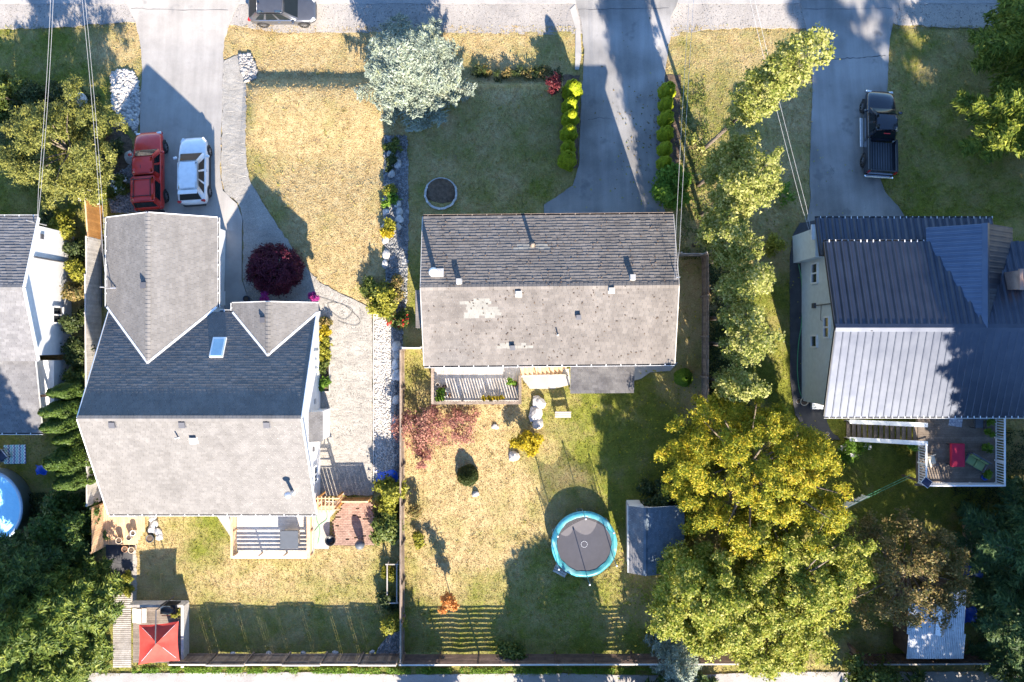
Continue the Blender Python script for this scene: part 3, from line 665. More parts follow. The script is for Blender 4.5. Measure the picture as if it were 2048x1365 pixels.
# skylight
sx, sy, _ = W(433, 695, 4.3); sz = a_roof_z(sy)
k_ = MB(); rx = math.atan(TA)
k_.box((sx, sy, sz+.07), (.78, 1.28, .16), 0, 0, ('X', -rx)); sk = k_.build('skylight', M['white'], hA)
MB().box((sx, sy, sz+.16), (.60, 1.08, .03), 0, 0, ('X', -rx)).build('pane', M['skylight'], sk)
for px_, py_, mm, s_, hh in ((235,848,M['lead'],.3,.14), (373,848,M['lead'],.3,.14), (540,848,M['lead'],.3,.14), (388,881,M['ventpale'],.32,.2)):
    x_, y_, _ = W(px_, py_, 5.5); roof_vent(hA, (x_, y_, a_roof_z(y_)), s_, hh, mm, rx, 1)
for px_, py_ in ((291,571),):
    x_, y_, _ = W(px_, py_, 4.2); roof_vent(hA, (x_, y_, gzr-abs(x_-gxr)*TA), .3, .16, M['lead'])
x_, y_, _ = W(527, 640, 4.0); roof_vent(hA, (x_, y_, fzr-abs(x_-fxr)*TA), .26, .16, M['lead'])
x_, y_, _ = W(361, 874, 5.3); pipe(hA, (x_, y_, a_roof_z(y_)), .45, .045, M['ventpale'], False)
x_, y_, _ = W(584, 985, 3.8); pipe(hA, (x_, y_, a_roof_z(y_)-.05), 1.0, .11, M['galvpipe'], True, 'flue')
# meter mast on the garage eave
x_, y_, _ = W(217, 576, 3.4)
k_ = MB(); k_.tube([(x_-.05, y_, 1.2), (x_-.05, y_, 3.9), (x_-.12, y_, 4.02), (x_-.2, y_, 3.95)], .035, 8); k_.beam((x_-.3, y_, 3.1), (x_+.3, y_, 3.1), .06, .05); k_.build('service_mast', M['galvpipe'], hA)
# east wall: chase with its own little roof, vents and window
xw = x1-.42
k_ = MB(); k_.box((xw+.30, -5.15, 1.0), (.62, 1.75, 3.0)); k_.build('chimney_chase', M['siding'], hA)
slope(hA, (xw+.72, -6.05, 2.5), (xw+.72, -4.25, 2.5), (xw-.02, -4.25, 2.95), (xw-.02, -6.05, 2.95), M['sh_grey'], .2, .15, .02)
MB().box((xw+.03, -3.7, 1.5), (.08, .3, .3)).build('wall_vent', M['wpale'], hA); MB().box((xw+.03, -6.6, 1.9), (.08, .26, .3)).build('wall_vent', M['lead'], hA)
window(hA, (xw, -1.2, 1.4), 1.1, 1.0, (1,0,0)); window(hA, (xw, -8.2, 1.5), 1.0, .9, (1,0,0))
window(hA, (-21.5, ys_+.45, 1.4), 1.6, 1.1, (0,-1,0)); window(hA, (-17.5, ys_+.45, 1.4), 1.6, 1.1, (0,-1,0))
k_ = MB(); k_.box((-14.6, ys_+.42, 1.05), (1.8, .06, 2.1)); k_.build('patio_door', M['glass'], hA)

# ---------------------------------------------------------------- brown shingled long house
hM = empty('brown_roofed_house', (2.1, 3, 0), math.radians(.55), 'long brown roofed house with low gable roof between the two driveways', 'house')
mx0, mx1, mys, myn, mze = -5.11, 9.34, -1.34, 7.22, 4.5
myr = (mys+myn)/2+.12; tm = math.tan(math.radians(18)); mzr = mze+4.28*tm
gable_wall(hM, mx0+.35, mx1-.35, mys+.5, myn-.5, -1.5, mze-.05, mzr-.3, M['siding'])
patches = [W(905,602,5.2), W(1000,636,5.2)]
def pale(p):
    q = to_px(np.array([p.x]), np.array([p.y]), np.array([p.z]))[0]; a, b = q
    a += random.uniform(-9, 9); b += random.uniform(-3, 3)
    if 603 < b < 617: return 922+(617-b)*.6 < a < 985-(b-603)*.4
    if 617 <= b < 637: return 932 < a < 1004-(b-617)*.5
    if 690 < b < 698: return 993 < a < 1056
    return False
def pale2(p):
    q = to_px(np.array([p.x]), np.array([p.y]), np.array([p.z]))[0]; a, b = q
    return 487 < b < 500 and 1035+(b-487)*-1.2 < a < 1100
slope(hM, (mx0, mys, mze), (mx1, mys, mze), (mx1, myr, mzr), (mx0, myr, mzr), M['sh_brown'], patch=pale)
slope(hM, (mx0, myn, mze), (mx1, myn, mze), (mx1, myr, mzr), (mx0, myr, mzr), [M['sh_brown'], M['sh_pale']], t=.034, patch=pale2, e=.18)
ridge_caps(hM, (mx0, myr, mzr), (mx1, myr, mzr), M['sh_brown'])
for xx in (mx0-.02, mx1+.02):
    for ya in (mys, myn): strip(hM, 'rake_board', (xx, ya, mze-.07), (xx, myr, mzr-.07), .04, .18, M['wpale'])
gutter(hM, (mx0, mys-.01, mze-.07), (mx1, mys-.01, mze-.07), (0,-1,0)); gutter(hM, (mx0, myn+.01, mze-.07), (mx1, myn+.01, mze-.07), (0,1,0), M['wfence'])
def m_roof_z(y): return mze+(y-mys)*(mzr-mze)/(myr-mys) if y < myr else mze+(myn-y)*(mzr-mze)/(myn-myr)
rm = math.radians(18)
for px_, py_, mm, s_, hh, ns in ((1037,588,M['ventpale'],.28,.14,1), (1222,583,M['ventpale'],.28,.14,1), (1157,635,M['lead'],.24,.22,1), (1024,695,M['lead'],.24,.2,1), (919,563,M['ventpale'],.26,.26,-1), (1264,558,M['ventpale'],.26,.26,-1)):
    x_, y_, _ = W(px_, py_, 5.6); roof_vent(hM, (x_, y_, m_roof_z(y_)), s_, hh, mm, rm, ns)
x_, y_, _ = W(1115, 670, 5.2); pipe(hM, (x_, y_, m_roof_z(y_)), .4, .04, M['ventpale'], False)
x_, y_, _ = W(1066, 491, 5.2); pipe(hM, (x_, y_, m_roof_z(y_)), .75, .10, M['wfence'], False)
x_, y_, _ = W(869, 544, 6.2); pipe(hM, (x_, y_, m_roof_z(y_)-.05), 1.1, .13, M['white'], True, 'flue'); MB().box((x_+.12, y_+.06, m_roof_z(y_)+.03), (.7, .5, .03), 0, 0, ('X', -rm)).build('flashing', M['wpale'], hM)
# bay with its own strip of roof on the west gable, awning roof over the back door
slope(hM, (mx0-.42, .82, 4.6), (mx0-.42, 3.0, 4.6), (mx0+.3, 3.0, 4.75), (mx0+.3, .82, 4.75), M['sh_brown'], .3, .165)
MB().box((mx0-.02, 1.9, 2.2), (.75, 2.0, 4.7)).build('bay', M['siding'], hM)
az = 2.5
ax0, ay0, _ = W(1139, 787, az); ax1, ay1, _ = W(1266, 725, az)
slope(hM, (ax0, ay0, az), (ax1, ay0, az), (ax1, mys+.5, az+.45), (ax0, mys+.5, az+.45), M['sh_dark'], .3, .165)
for xx in (ax0+.15, ax1-.15): bx('post', hM, M['wgrey'], (xx, ay0+.15, 1.2), (.1, .1, 2.5))
window(hM, (-3.0, mys+.5, 3.0), 1.6, 1.2, (0,-1,0)); window(hM, (6.8, mys+.5, 3.0), 1.6, 1.2, (0,-1,0)); window(hM, (0, myn-.5, 3.0), 2.0, 1.2, (0,1,0))
window(hM, (mx1-.35, 2.8, 3.0), 1.2, 1.1, (1,0,0)); MB().box((7.0, myn-.46, .7), (2.6, .06, 2.1)).build('garage_door', M['white'], hM)
x_, y_, _ = W(1352, 560, 5.2); k_ = MB(); k_.tube([(mx1-.1, y_, 3.6), (mx1-.1, y_, 6.0), (mx1+.0, y_, 6.15)], .035, 8); k_.build('service_mast', M['galvpipe'], hM)

# ---------------------------------------------------------------- metal roofed house
hR = empty('metal_roofed_house', (24, 0, 0), 0, 'pale grey house with ribbed blue grey metal roof and cross gable', 'house')
rx0, rx1 = 17.85, 34.5; rze, rzr = 4.9, 6.5
rys = W(0, 832, rze)[1]; ryn = W(0, 485, rze)[1]; ryr = W(0, 656, rzr)[1]
MB().prism([(rx0+.5, rys+.5), (rx1-.5, rys+.5), (rx1-.5, ryn-.3), (rx0+.5, ryn-.3)], -1.2, rze-.1).build('wall', M['siding_grey'], hR)
MB().add([(x, y, z) for x in (rx0+.5, rx1-.5) for y, z in ((rys+.5, rze-.1), (ryn-.3, rze-.1), (ryr, rzr-.16))], [(0,2,1),(3,4,5),(0,3,5,2),(1,2,5,4),(0,1,4,3)]).build('gable', M['siding_grey'], hR)
def metal_slope(e0, e1, r1, r0, pan=.42, rib=.085, k=1.0, mat=None):
    """deck plus one object for each ribbed metal panel running up the slope"""
    deck, u, v, n = slope(hR, e0, e1, r1, r0, M['metal'], deckmat=M['trim_dark'], shingle=False)
    e0, e1, r1, r0 = map(Vector, (e0, e1, r1, r0))
    if (e1-e0).normalized().dot(u) < 0: e0, e1, r1, r0 = e1, e0, r0, r1
    pts = [((p-e0).dot(u), (p-e0).dot(v)) for p in (e0, e1, r1, r0)]
    umin, umax = min(p[0] for p in pts), max(p[0] for p in pts)
    def vi(q):
        q = min(max(q, umin+1e-4), umax-1e-4); r = []
        for i in range(4):
            (a, b), (c, d) = pts[i], pts[(i+1) % 4]
            if (a-q)*(c-q) < 0: r.append(b+(d-b)*(q-a)/(c-a))
        return (min(r), max(r)) if len(r) >= 2 else (0, 0)
    prof = [(0, .006), (.08*k, rib), (.17*k, rib), (.25*k, .006), (1, .006)]
    q = umin
    while q < umax-.05:
        wd = min(pan, umax-q); V = []; pr = [(min(a, 1.0) if a < 1 else 1.0, h) for a, h in prof]
        rows = []
        for a, h in pr:
            uu = q+(wd if a >= 1 else min(a, wd)); lo, hi = vi(uu)
            lo -= .06; V += [tuple(e0+u*uu+v*lo+n*h), tuple(e0+u*uu+v*max(lo, hi)+n*h)]
        Fc = [(2*i, 2*i+2, 2*i+3, 2*i+1) for i in range(len(pr)-1)]
        mesh_obj('roof_panel', V, Fc, mat or M['metal'], deck); q += pan
    return deck
metal_slope((rx0, rys, rze), (rx1, rys, rze), (rx1, ryr, rzr), (rx0, ryr, rzr), .42, .03, .32)
metal_slope((rx0, ryn, rze), (rx1, ryn, rze), (rx1, ryr, rzr), (rx0, ryr, rzr))
k_ = MB(); k_.add([(rx0-.02, ryr-.22, rzr+.02), (rx1, ryr-.22, rzr+.02), (rx1, ryr, rzr+.10), (rx0-.02, ryr, rzr+.10), (rx1, ryr+.22, rzr+.02), (rx0-.02, ryr+.22, rzr+.02)], [(0,1,2,3),(3,2,4,5)]); k_.build('ridge_cap', M['metal'], hR)
# lower roof on the street side
lx0 = W(1631, 438, 3.7)[0]; lyn = W(0, 438, 3.7)[1]; lx1 = W(1985, 438, 3.7)[0]
metal_slope((lx0, lyn, 3.7), (lx1, lyn, 3.7), (lx1, ryn-.7, 4.35), (lx0, ryn-.7, 4.35))
MB().prism([(lx0+.05, ryn-.7), (lx1-.4, ryn-.7), (lx1-.4, lyn-.5), (lx0+.05, lyn-.5)], -1.6, 3.55).build('porch_wall', M['siding_grey'], hR)
# cross gable
qx0, qx1, qyn = 23.75, 28.6, W(0, 452, 5.6)[1]; qxr = (qx0+qx1)/2; tq = (rzr-rze)/((qx1-qx0)/2)
metal_slope((qx0, qyn, rze), (qx0, ryn, rze), (qxr, ryr, rzr+.01), (qxr, qyn, rzr+.01), .3, .022, .6, M['metal_sky_tint']); metal_slope((qx1, qyn, rze), (qx1, ryn, rze), (qxr, ryr, rzr+.01), (qxr, qyn, rzr+.01), .3, .016, .6)  # west slope takes the steel with sky reflection painted in, east slope the plain one
k_ = MB(); k_.add([(qxr-.2, qyn+.02, rzr-.06), (qxr-.2, ryr, rzr-.06), (qxr, ryr, rzr+.12), (qxr, qyn+.02, rzr+.12), (qxr+.2, ryr, rzr-.06), (qxr+.2, qyn+.02, rzr-.06)], [(0,1,2,3),(3,2,4,5)]); k_.build('ridge_cap', M['metal_sky_tint'], hR)
gable_wall(hR, qx0+.4, qx1-.4, ryn-2, qyn-.35, -1.4, rze-.05, rzr-.25, M['siding_grey'], 'y', 'gable_front')
for a_, b_, out_ in (((rx0, rys-.01, rze-.06), (rx1, rys-.01, rze-.06), (0,-1,0)), ((rx0, ryn+.01, rze-.06), (qx0-.1, ryn+.01, rze-.06), (0,1,0)), ((lx0, lyn+.01, 3.64), (lx1, lyn+.01, 3.64), (0,1,0))): gutter(hR, a_, b_, out_, M['trim_dark'] if out_[1] > 0 else M['white'], .36)
for ya in (rys, ryn): strip(hR, 'rake_board', (rx0-.02, ya, rze-.06), (rx0-.02, ryr, rzr-.06), .04, .18, M['trim_dark'])
k_ = MB(); kx, ky, _ = W(2040, 560, 6.6); k_.box((kx+.25, ky, 5.9), (.9, 1.0, 2.0)); k_.box((kx+.25, ky, 6.95), (1.05, 1.15, .12)); k_.box((kx+.25, ky, 7.1), (.5, .5, .25)); k_.build('chimney', M['brick'], hR)
for py_, zc, w_, h_ in ((547, 2.3, 1.2, .9), (655, 4.1, 1.2, .75), (683, 2.2, .7, .9)):
    y_ = W(0, py_, zc)[1]; window(hR, (rx0+.5, y_, zc), w_, h_, (-1,0,0), .05, .08, w_ > 1)
y_ = W(0, 610, 3.4)[1]
k_ = MB(); k_.tube([(rx0+.46, y_, 2.4), (rx0+.46, y_, 4.6)], .03, 6); k_.box((rx0+.44, y_-.0, 2.2), (.12, .3, .4)); k_.tube([(rx0+.46, y_, 3.3), (rx0+.46, y_-.9, 3.2), (rx0+.46, y_-1.0, 3.6)], .015, 5); k_.build('electric_meter', M['lead'], hR)
k_ = MB(); k_.box((lx0-.0, lyn-.75, 3.45), (.3, .9, .12)); k_.build('corner_cap', M['white'], hR)
y_ = W(0, 662, 6.25)[1]; pipe(hR, (W(1738,664,6.2)[0], y_, 6.2), .35, .06, M['lead'], False); MB().box((W(1738,664,6.2)[0], y_-.1, 6.26), (.45, .35, .03), 0, 0, ('X', math.atan((rzr-rze)/(ryr-rys)))).build('flashing', M['galvpipe'], hR)

# ---------------------------------------------------------------- house at the photo's edge with white gable wall
hL = empty('white_gable_house', (-33, 3, 0), 0, 'grey shingled house with tall white gable wall beside the boundary fence', 'house')
lx_, lx2 = -46.0, -27.6; lze, lzr = 4.1, 5.5; lys, lyN, lyr = -1.14, 7.2, 3.03
gable_wall(hL, lx_+.3, lx2-.32, lys+.3, lyN-.4, -1.5, lze-.05, lzr-.2, M['siding'])
slope(hL, (lx_, lys, lze), (lx2, lys, lze), (lx2, lyr, lzr), (lx_, lyr, lzr), M['sh_grey'])
slope(hL, (lx_, lyN, lze), (lx2, lyN, lze), (lx2, lyr, lzr), (lx_, lyr, lzr), M['sh_grey'], t=.036, e=.18)
ridge_caps(hL, (lx_, lyr, lzr), (lx2, lyr, lzr), M['sh_grey'])
for ya in (lys, lyN): strip(hL, 'rake_board', (lx2+.02, ya, lze-.06), (lx2+.02, lyr, lzr-.06), .04, .22, M['white'])
lyp = W(0, 865, 3.0)[1]
slope(hL, (lx_, lyp, 3.0), (lx2-.4, lyp, 3.0), (lx2-.4, lys+.3, 3.75), (lx_, lys+.3, 3.75), M['sh_grey'])
gutter(hL, (lx_, lyN+.01, lze-.07), (lx2, lyN+.01, lze-.07), (0,1,0)); gutter(hL, (lx_, lyp-.01, 2.93), (lx2-.4, lyp-.01, 2.93), (0,-1,0))
for yy in (lyp+.3, (lyp+lys)/2): bx('post', hL, M['wbrown'], (lx2-.6, yy, 1.4), (.14, .14, 3.0))
MB().box((-34, (lyp+lys)/2+.6, .5), (12, 3.0, 2.6)).build('porch_wall', M['siding'], hL)
k_ = MB(); k_.tube([(lx2-.27, 4.9, -.2), (lx2-.27, 4.9, 4.0)], .05, 6); k_.build('downspout', M['lead'], hL)
window(hL, (lx2-.32, 1.6, 1.6), 1.0, 1.1, (1,0,0)); bx('wall_vent', hL, M['lead'], (lx2-.30, 6.2, 3.2), (.08, .3, .3))
k_ = MB(); k_.tube([(lx2-.15, 6.9, 3.0), (lx2-.15, 6.9, 4.9)], .035, 6); k_.build('service_mast', M['galvpipe'], hL)

# ---------------------------------------------------------------- sheds
sd = empty('garden_shed', g(1315, 1078), 0, 'small garden shed with slate blue shingle roof beside the trampoline', 'shed')
z1, z2 = 2.1, 2.75; sa = W(1257, 1012, z1); sb = W(1368, 1146, z1); sxr = W(1284, 0, z2)[0]
sxr = (sa[0]+sb[0])/2-.75
MB().prism([(sa[0]+.15, sb[1]+.15), (sb[0]-.15, sb[1]+.15), (sb[0]-.15, sa[1]-.15), (sa[0]+.15, sa[1]-.15)], -.2, z1).build('wall', M['wpale'], sd)
slope(sd, (sa[0], sb[1], z1), (sa[0], sa[1], z1), (sxr, sa[1], z2), (sxr, sb[1], z2), M['sh_grey'], .3, .14, .02)
slope(sd, (sb[0], sb[1], z1-.05), (sb[0], sa[1], z1-.05), (sxr, sa[1], z2), (sxr, sb[1], z2), M['sh_blue'], .3, .14, .02)
ridge_caps(sd, (sxr, sb[1], z2), (sxr, sa[1], z2), M['sh_blue'], .13)
strip(sd, 'fascia', (sa[0]-.03, sb[1], z1-.06), (sa[0]-.03, sa[1], z1-.06), .03, .14, M['white']); MB().box(((sa[0]+sxr)/2+.1, sa[1]-.1, 1.0), (.8, .08, 1.9)).build('door', M['white'], sd)
st = empty('tin_roofed_shed', g(1868, 1230), 0, 'low outbuilding with corrugated galvanised roofs by the alley fence', 'shed')
def corrugated(parent, a, b, z_lo, z_hi, name='roof_sheet', per=.11, amp=.022, along='y'):
    """sheet from corner a to b, ribs along y, z_lo at min y"""
    (xa, ya), (xb, yb) = a, b; n = int((xb-xa)/per*4); V = []
    for i in range(n+1):
        x = xa+(xb-xa)*i/n; h = amp*math.sin(i*math.pi/2)
        V += [(x, ya, z_lo+h), (x, yb, z_hi+h), (x, ya, z_lo+h-.012), (x, yb, z_hi+h-.012)]
    Fc = [(4*i, 4*i+4, 4*i+5, 4*i+1) for i in range(n)]+[(4*i+2, 4*i+3, 4*i+7, 4*i+6) for i in range(n)]
    return mesh_obj(name, V, Fc, M['galv'], parent)
a_ = W(1813, 1318, 2.0); b_ = W(1930, 1268, 2.2); c_ = W(1932, 1180, 2.7)
corrugated(st, (a_[0], a_[1]), (b_[0], b_[1]), 2.0, 2.25)
corrugated(st, (W(1817,0,2.5)[0], b_[1]+.03), (W(1872,0,2.5)[0], c_[1]), 2.32, 2.6); corrugated(st, (W(1889,0,2.5)[0], b_[1]+.03), (W(1932,0,2.5)[0], c_[1]), 2.32, 2.6)
k_ = MB(); k_.add([(W(1872,0,2.5)[0], b_[1]+.0, 2.4), (W(1880,0,2.5)[0], b_[1], 2.62), (W(1890,0,2.5)[0], b_[1], 2.4), (W(1872,0,2.5)[0], c_[1], 2.66), (W(1880,0,2.5)[0], c_[1], 2.9), (W(1890,0,2.5)[0], c_[1], 2.66)], [(0,1,4,3),(1,2,5,4),(0,2,1),(3,4,5)]); k_.build('ridge_cap', M['galvpipe'], st)
MB().prism([(a_[0]+.15, a_[1]+.15), (b_[0]-.15, a_[1]+.15), (b_[0]-.15, c_[1]-.1), (a_[0]+.15, c_[1]-.1)], -.1, 1.95).build('wall', M['wbrown'], st)
# ================================================================ fences
def lerp2(a, b, t): return (a[0]+(b[0]-a[0])*t, a[1]+(b[1]-a[1])*t)
def fence(name, label, p0, p1, h=1.83, bw=.14, gap=.006, mat=None, bay=2.2, horiz=False, cap=None, cat='fence', slatn=9, slatgap=.06, step=0.0, railside=1, loose=0.0):
    mat = mat or M['wfence']; A, B = Vector(g(*p0)), Vector(g(*p1)); d = (B-A); L = math.hypot(d.x, d.y); u = Vector((d.x/L, d.y/L, 0)); rz = math.atan2(u.y, u.x); nrm = Vector((-u.y, u.x, 0))
    r = empty(name, (A+B)/2, 0, label, cat)
    at = lambda q, z=0: Vector((A.x+u.x*q, A.y+u.y*q, float(T(A.x+u.x*q, A.y+u.y*q))+z))
    nb = max(1, round(L/bay)); bl = L/nb
    for i in range(nb+1): bx('post', r, mat, at(i*bl, h/2+.01)+nrm*railside*.07, (.1, .1, h+.06), rz)
    for i in range(nb):
        dz = step*((i % 2)-.5)
        if horiz:
            sh = (h-.1)/slatn
            for j in range(slatn): bx('slat', r, mat, at((i+.5)*bl, .08+sh*(j+.5)), (bl-.02, .025, sh-slatgap), rz+random.gauss(0, .002))
        else:
            for zz in (.35, h-.35): bx('rail', r, mat, at((i+.5)*bl, zz)+nrm*railside*.05, (bl, .05, .09), rz)
            q = i*bl
            while q < (i+1)*bl-.03:
                w = min(bw, (i+1)*bl-q); gg = gap if random.random() > loose else random.uniform(.012, .03)
                bx('board', r, mat, at(q+w/2, h/2+dz+random.uniform(-.008, .008)), (w-gg, .02, h), rz+random.gauss(0, .004)); q += w
        if cap: bx('cap_rail', r, cap, at((i+.5)*bl, h+.05+dz)+nrm*railside*.02, (bl+.01, .09, .04), rz)
    return r
fence('board_fence', 'upright board fence along the alley behind the red parasol and dry lawn', (362,1307), (801,1307), 1.83, .14, .004, M['wfence'], 2.15, cap=M['wpale'], railside=1, step=.10, loose=.09)
fence('slat_fence', 'dark horizontal slat fence along the alley below the trampoline lawn', (806,1308), (1565,1306), 1.75, mat=M['wbrown'], horiz=True, bay=2.4, slatn=9, slatgap=.055, cap=M['wpale'])
fence('board_fence', 'pale divider fence between the gravel side yard and the trampoline lawn', (808,700), (808,1306), 1.7, .14, .004, M['wfence'], 2.4, cap=M['wfence'], railside=1)
fence('garden_gate_fence', 'short pale fence return beside the long brown roofed house', (810,697), (847,697), 1.5, .14, .006, M['wpale'], 1.2, cap=M['white'])
fence('board_fence', 'weathered board fence between the bare dirt strip and the tall poplars', (1403,515), (1403,832), 1.8, .14, .006, M['wfence'], 2.4, railside=-1)
fence('garden_gate_fence', 'short wooden fence at the street end of the bare dirt strip', (1353,513), (1402,513), 1.5, .14, .02, M['wgrey'], 1.5)
fence('board_fence', 'orange cedar fence section lit by sun at the end of the boundary', (205,412), (206,480), 1.83, .14, .008, M['cedar_o'], 2.2, railside=-1, cap=M['cedar'])
fence('board_fence', 'long shaded grey boundary fence beside the white gable house', (206,481), (206,1000), 1.8, .14, .006, M['wpale'], 2.4, railside=-1, cap=M['wpale'])
fence('board_fence', 'cedar fence beside the potted deck and dark conifers', (212,1006), (212,1092), 1.7, .14, .01, M['cedar'], 2.2, railside=-1)
fence('board_fence', 'dark paling fence by the alley below the tin roofed shed', (1700,1308), (1990,1306), 1.7, .14, .03, M['wbrown'], 2.4, cap=M['wgrey'], loose=.3)
fence('board_fence', 'short dark paling fence end turning in from the alley', (1694,1288), (1702,1307), 1.6, .14, .03, M['wbrown'], 1.4)

# ================================================================ decks and stairs
def deck(name, label, a, b, z, mat, along='y', bw=.14, cat='deck', thick=.04, skirt=True):
    (xa, ya), (xb, yb) = a, b; xa, xb = sorted((xa, xb)); ya, yb = sorted((ya, yb)); r = empty(name, ((xa+xb)/2, (ya+yb)/2, 0), 0, label, cat)
    if along == 'y':
        q = xa
        while q < xb-.02: w = min(bw, xb-q); bx('board', r, mat, (q+w/2, (ya+yb)/2, z-thick/2+random.uniform(-.002, .002)), (w-.008, yb-ya, thick)); q += w
    else:
        q = ya
        while q < yb-.02: w = min(bw, yb-q); bx('board', r, mat, ((xa+xb)/2, q+w/2, z-thick/2+random.uniform(-.002, .002)), (xb-xa, w-.008, thick)); q += w
    for c, d in ((((xa+xb)/2, ya+.03, z-.16), (xb-xa-.02, .05, .2)), (((xa+xb)/2, yb-.03, z-.16), (xb-xa-.02, .05, .2)), ((xa+.03, (ya+yb)/2, z-.16), (.05, yb-ya-.14, .2)), ((xb-.03, (ya+yb)/2, z-.16), (.05, yb-ya-.14, .2))): bx('joist', r, mat, c, d)
    if z > .5:
        for xx in (xa+.1, xb-.1):
            for yy in (ya+.1, yb-.1): bx('post', r, mat, (xx, yy, z/2-.15), (.12, .12, z-.1))
    return r
def railing(parent, a, b, z, h=.95, mat=None, style='pickets', sp=.13, capw=.14, pk=.035, posts=1.6, mp=None):
    mat = mat or M['white']; mp = mp or mat; a, b = Vector((*a, z)), Vector((*b, z)); d = b-a; L = d.length; u = d.normalized(); rz = math.atan2(u.y, u.x); mid = (a+b)/2
    bx('top_rail', parent, mat, mid+Vector((0,0,h)), (L+.08, capw, .045), rz)
    n = max(1, round(L/posts))
    for i in range(n+1): bx('rail_post', parent, mp, a+u*(L*i/n)+Vector((0,0,h/2-.02)), (.09, .09, h-.03), rz)
    if style == 'pickets':
        bx('bottom_rail', parent, mat, mid+Vector((0,0,.1)), (L, .05, .05), rz); q = sp
        while q < L-.05: bx('picket', parent, mat, a+u*q+Vector((0,0,h/2+.03)), (pk, pk, h-.14), rz); q += sp
    else:
        nn = int((h-.1)/sp)
        for j in range(nn): bx('rail_slat', parent, mat, mid+Vector((0,0,.08+sp*(j+.5))), (L, .022, sp-.05), rz)
# weathered deck behind the long house
z = 1.8; a = W(868, 804, z); b = W(1040, 727, z)
dM = deck('weathered_deck', 'weathered grey deck with picket railing behind the long brown roofed house', (a[0], a[1]), (b[0], b[1]), z, M['wgrey'])
railing(dM, (a[0], a[1]), (b[0], a[1]), z, .95, M['wfence'], 'pickets', .17, .16, .085); railing(dM, (a[0], a[1]), (a[0], b[1]), z, .95, M['wfence'], 'pickets', .17, .16, .085)
railing(dM, (b[0], a[1]), (b[0], W(0,752,z)[1]), z, .95, M['wfence'], 'pickets', .17, .16, .085)
sM = empty('wooden_stairs', (b[0]+1.4, -1.7, 0), 0, 'wooden stairs descending along the wall beside the weathered deck', 'stairs')
for i in range(11):
    bx('tread', sM, M['cedar'], (b[0]+.14+i*.27, -1.62, z-.17*(i+.6)), (.25, .95, .045)); bx('riser', sM, M['wbrown'], (b[0]+.27+i*.27, -1.62, z-.17*(i+1.1)), (.02, .95, .12))
for yy in (-1.13, -2.12): MB().beam((b[0], yy, z-.12), (b[0]+3.0, yy, -.02), .05, .26).build('stringer', M['wgrey'], sM)
MB().beam((b[0], -2.14, z+.85), (b[0]+3.0, -2.14, .95), .10, .05).build('handrail', M['wgrey'], sM)
for i in range(4): bx('baluster', sM, M['wpale'], (b[0]+.1+i*.93, -2.14, z*.5+.42-i*.53*.5-i*.27), (.06, .06, max(.4, z+.85-i*.55)))
# white railed deck behind the metal roofed house
z = 2.1; a = W(1836, 966, z); b = W(1990, 830, z)
dR = deck('white_railed_deck', 'brown timber deck with white picket railings behind the metal roofed house', (a[0], a[1]), (b[0], b[1]), z, M['wdeck'], 'x')
ytop = W(0, 884, z)[1]
railing(dR, (a[0], a[1]), (a[0], ytop), z, .95, M['white'], 'pickets', .16, .10, .05); railing(dR, (b[0], a[1]), (b[0], b[1]), z, .95, M['white'], 'pickets', .16, .10, .05)
railing(dR, (a[0], a[1]), (b[0], a[1]), z, .95, M['white'], 'pickets', .16, .10, .05)
bx('ledge', dR, M['wdeck'], ((a[0]+b[0])/2, a[1]-.12, z-.02), (b[0]-a[0]+.4, .14, .05)); bx('ledge', dR, M['wdeck'], (b[0]+.14, (a[1]+b[1])/2, z-.02), (.16, b[1]-a[1], .05))
sR = empty('brown_stairs', (a[0]-2.2, -5.3, 0), 0, 'long brown stairs with white handrails up to the railed deck', 'stairs')
ys0, ys1 = W(0, 878, 1.2)[1], W(0, 846, 1.2)[1]; xs0 = W(1694, 0, .2)[0]; nst = 13
for i in range(nst): bx('tread', sR, M['wdeck'], (xs0+(a[0]-xs0)*(i+.5)/nst, (ys0+ys1)/2, z*(i+.6)/nst), ((a[0]-xs0)/nst-.03, ys1-ys0, .05))
for yy in (ys0-.05, ys1+.05):
    MB().beam((xs0-.1, yy, -.02), (a[0], yy, z-.15), .05, .28).build('stringer', M['wdeck'], sR); MB().beam((xs0-.15, yy, .95), (a[0]+.1, yy, z+.95), .26, .05).build('handrail', M['white'], sR)
    for i in range(7): bx('baluster', sR, M['white'], (xs0+i*(a[0]-xs0)/6, yy, z*i/6+.45), (.06, .06, .95))
# cedar rear deck with slat rails behind the taupe roofed house
z = .55; a = W(474, 1108, z); b = W(616, 1022, z); b = (b[0], -10.3, z)
dA = deck('slat_railed_deck', 'pale deck with horizontal slat railing behind the taupe roofed house', (a[0], a[1]), (b[0]+.3, b[1]), z, M['wpale'], 'x')
railing(dA, (a[0]+.05, a[1]+.05), (b[0]+.25, a[1]+.05), z, .95, M['white'], 'slats', .15, .13, mp=M['cedar']); railing(dA, (b[0]+.28, a[1]), (b[0]+.28, b[1]), z, .95, M['cedar'], 'slats', .15, .22, mp=M['cedar']); railing(dA, (a[0], a[1]), (a[0], b[1]), z, .95, M['cedar'], 'slats', .2, .14, mp=M['cedar'])
# fresh cedar deck with the pots
z = .3; a = W(206, 1090, z); b = W(272, 1000, z)
dP = deck('cedar_deck', 'fresh cedar deck holding flower pots by the house corner', (a[0], a[1]), (b[0], b[1]), z, M['cedar'])
q0, q1 = W(272, 1090, z), W(290, 1032, z)
for i in range(4): bx('board', dP, M['cedar'], (b[0]+.07+i*.14, (q0[1]+(q1[1]))/2+.12*i, z-.02), (.132, 1.7-.24*i, .04))
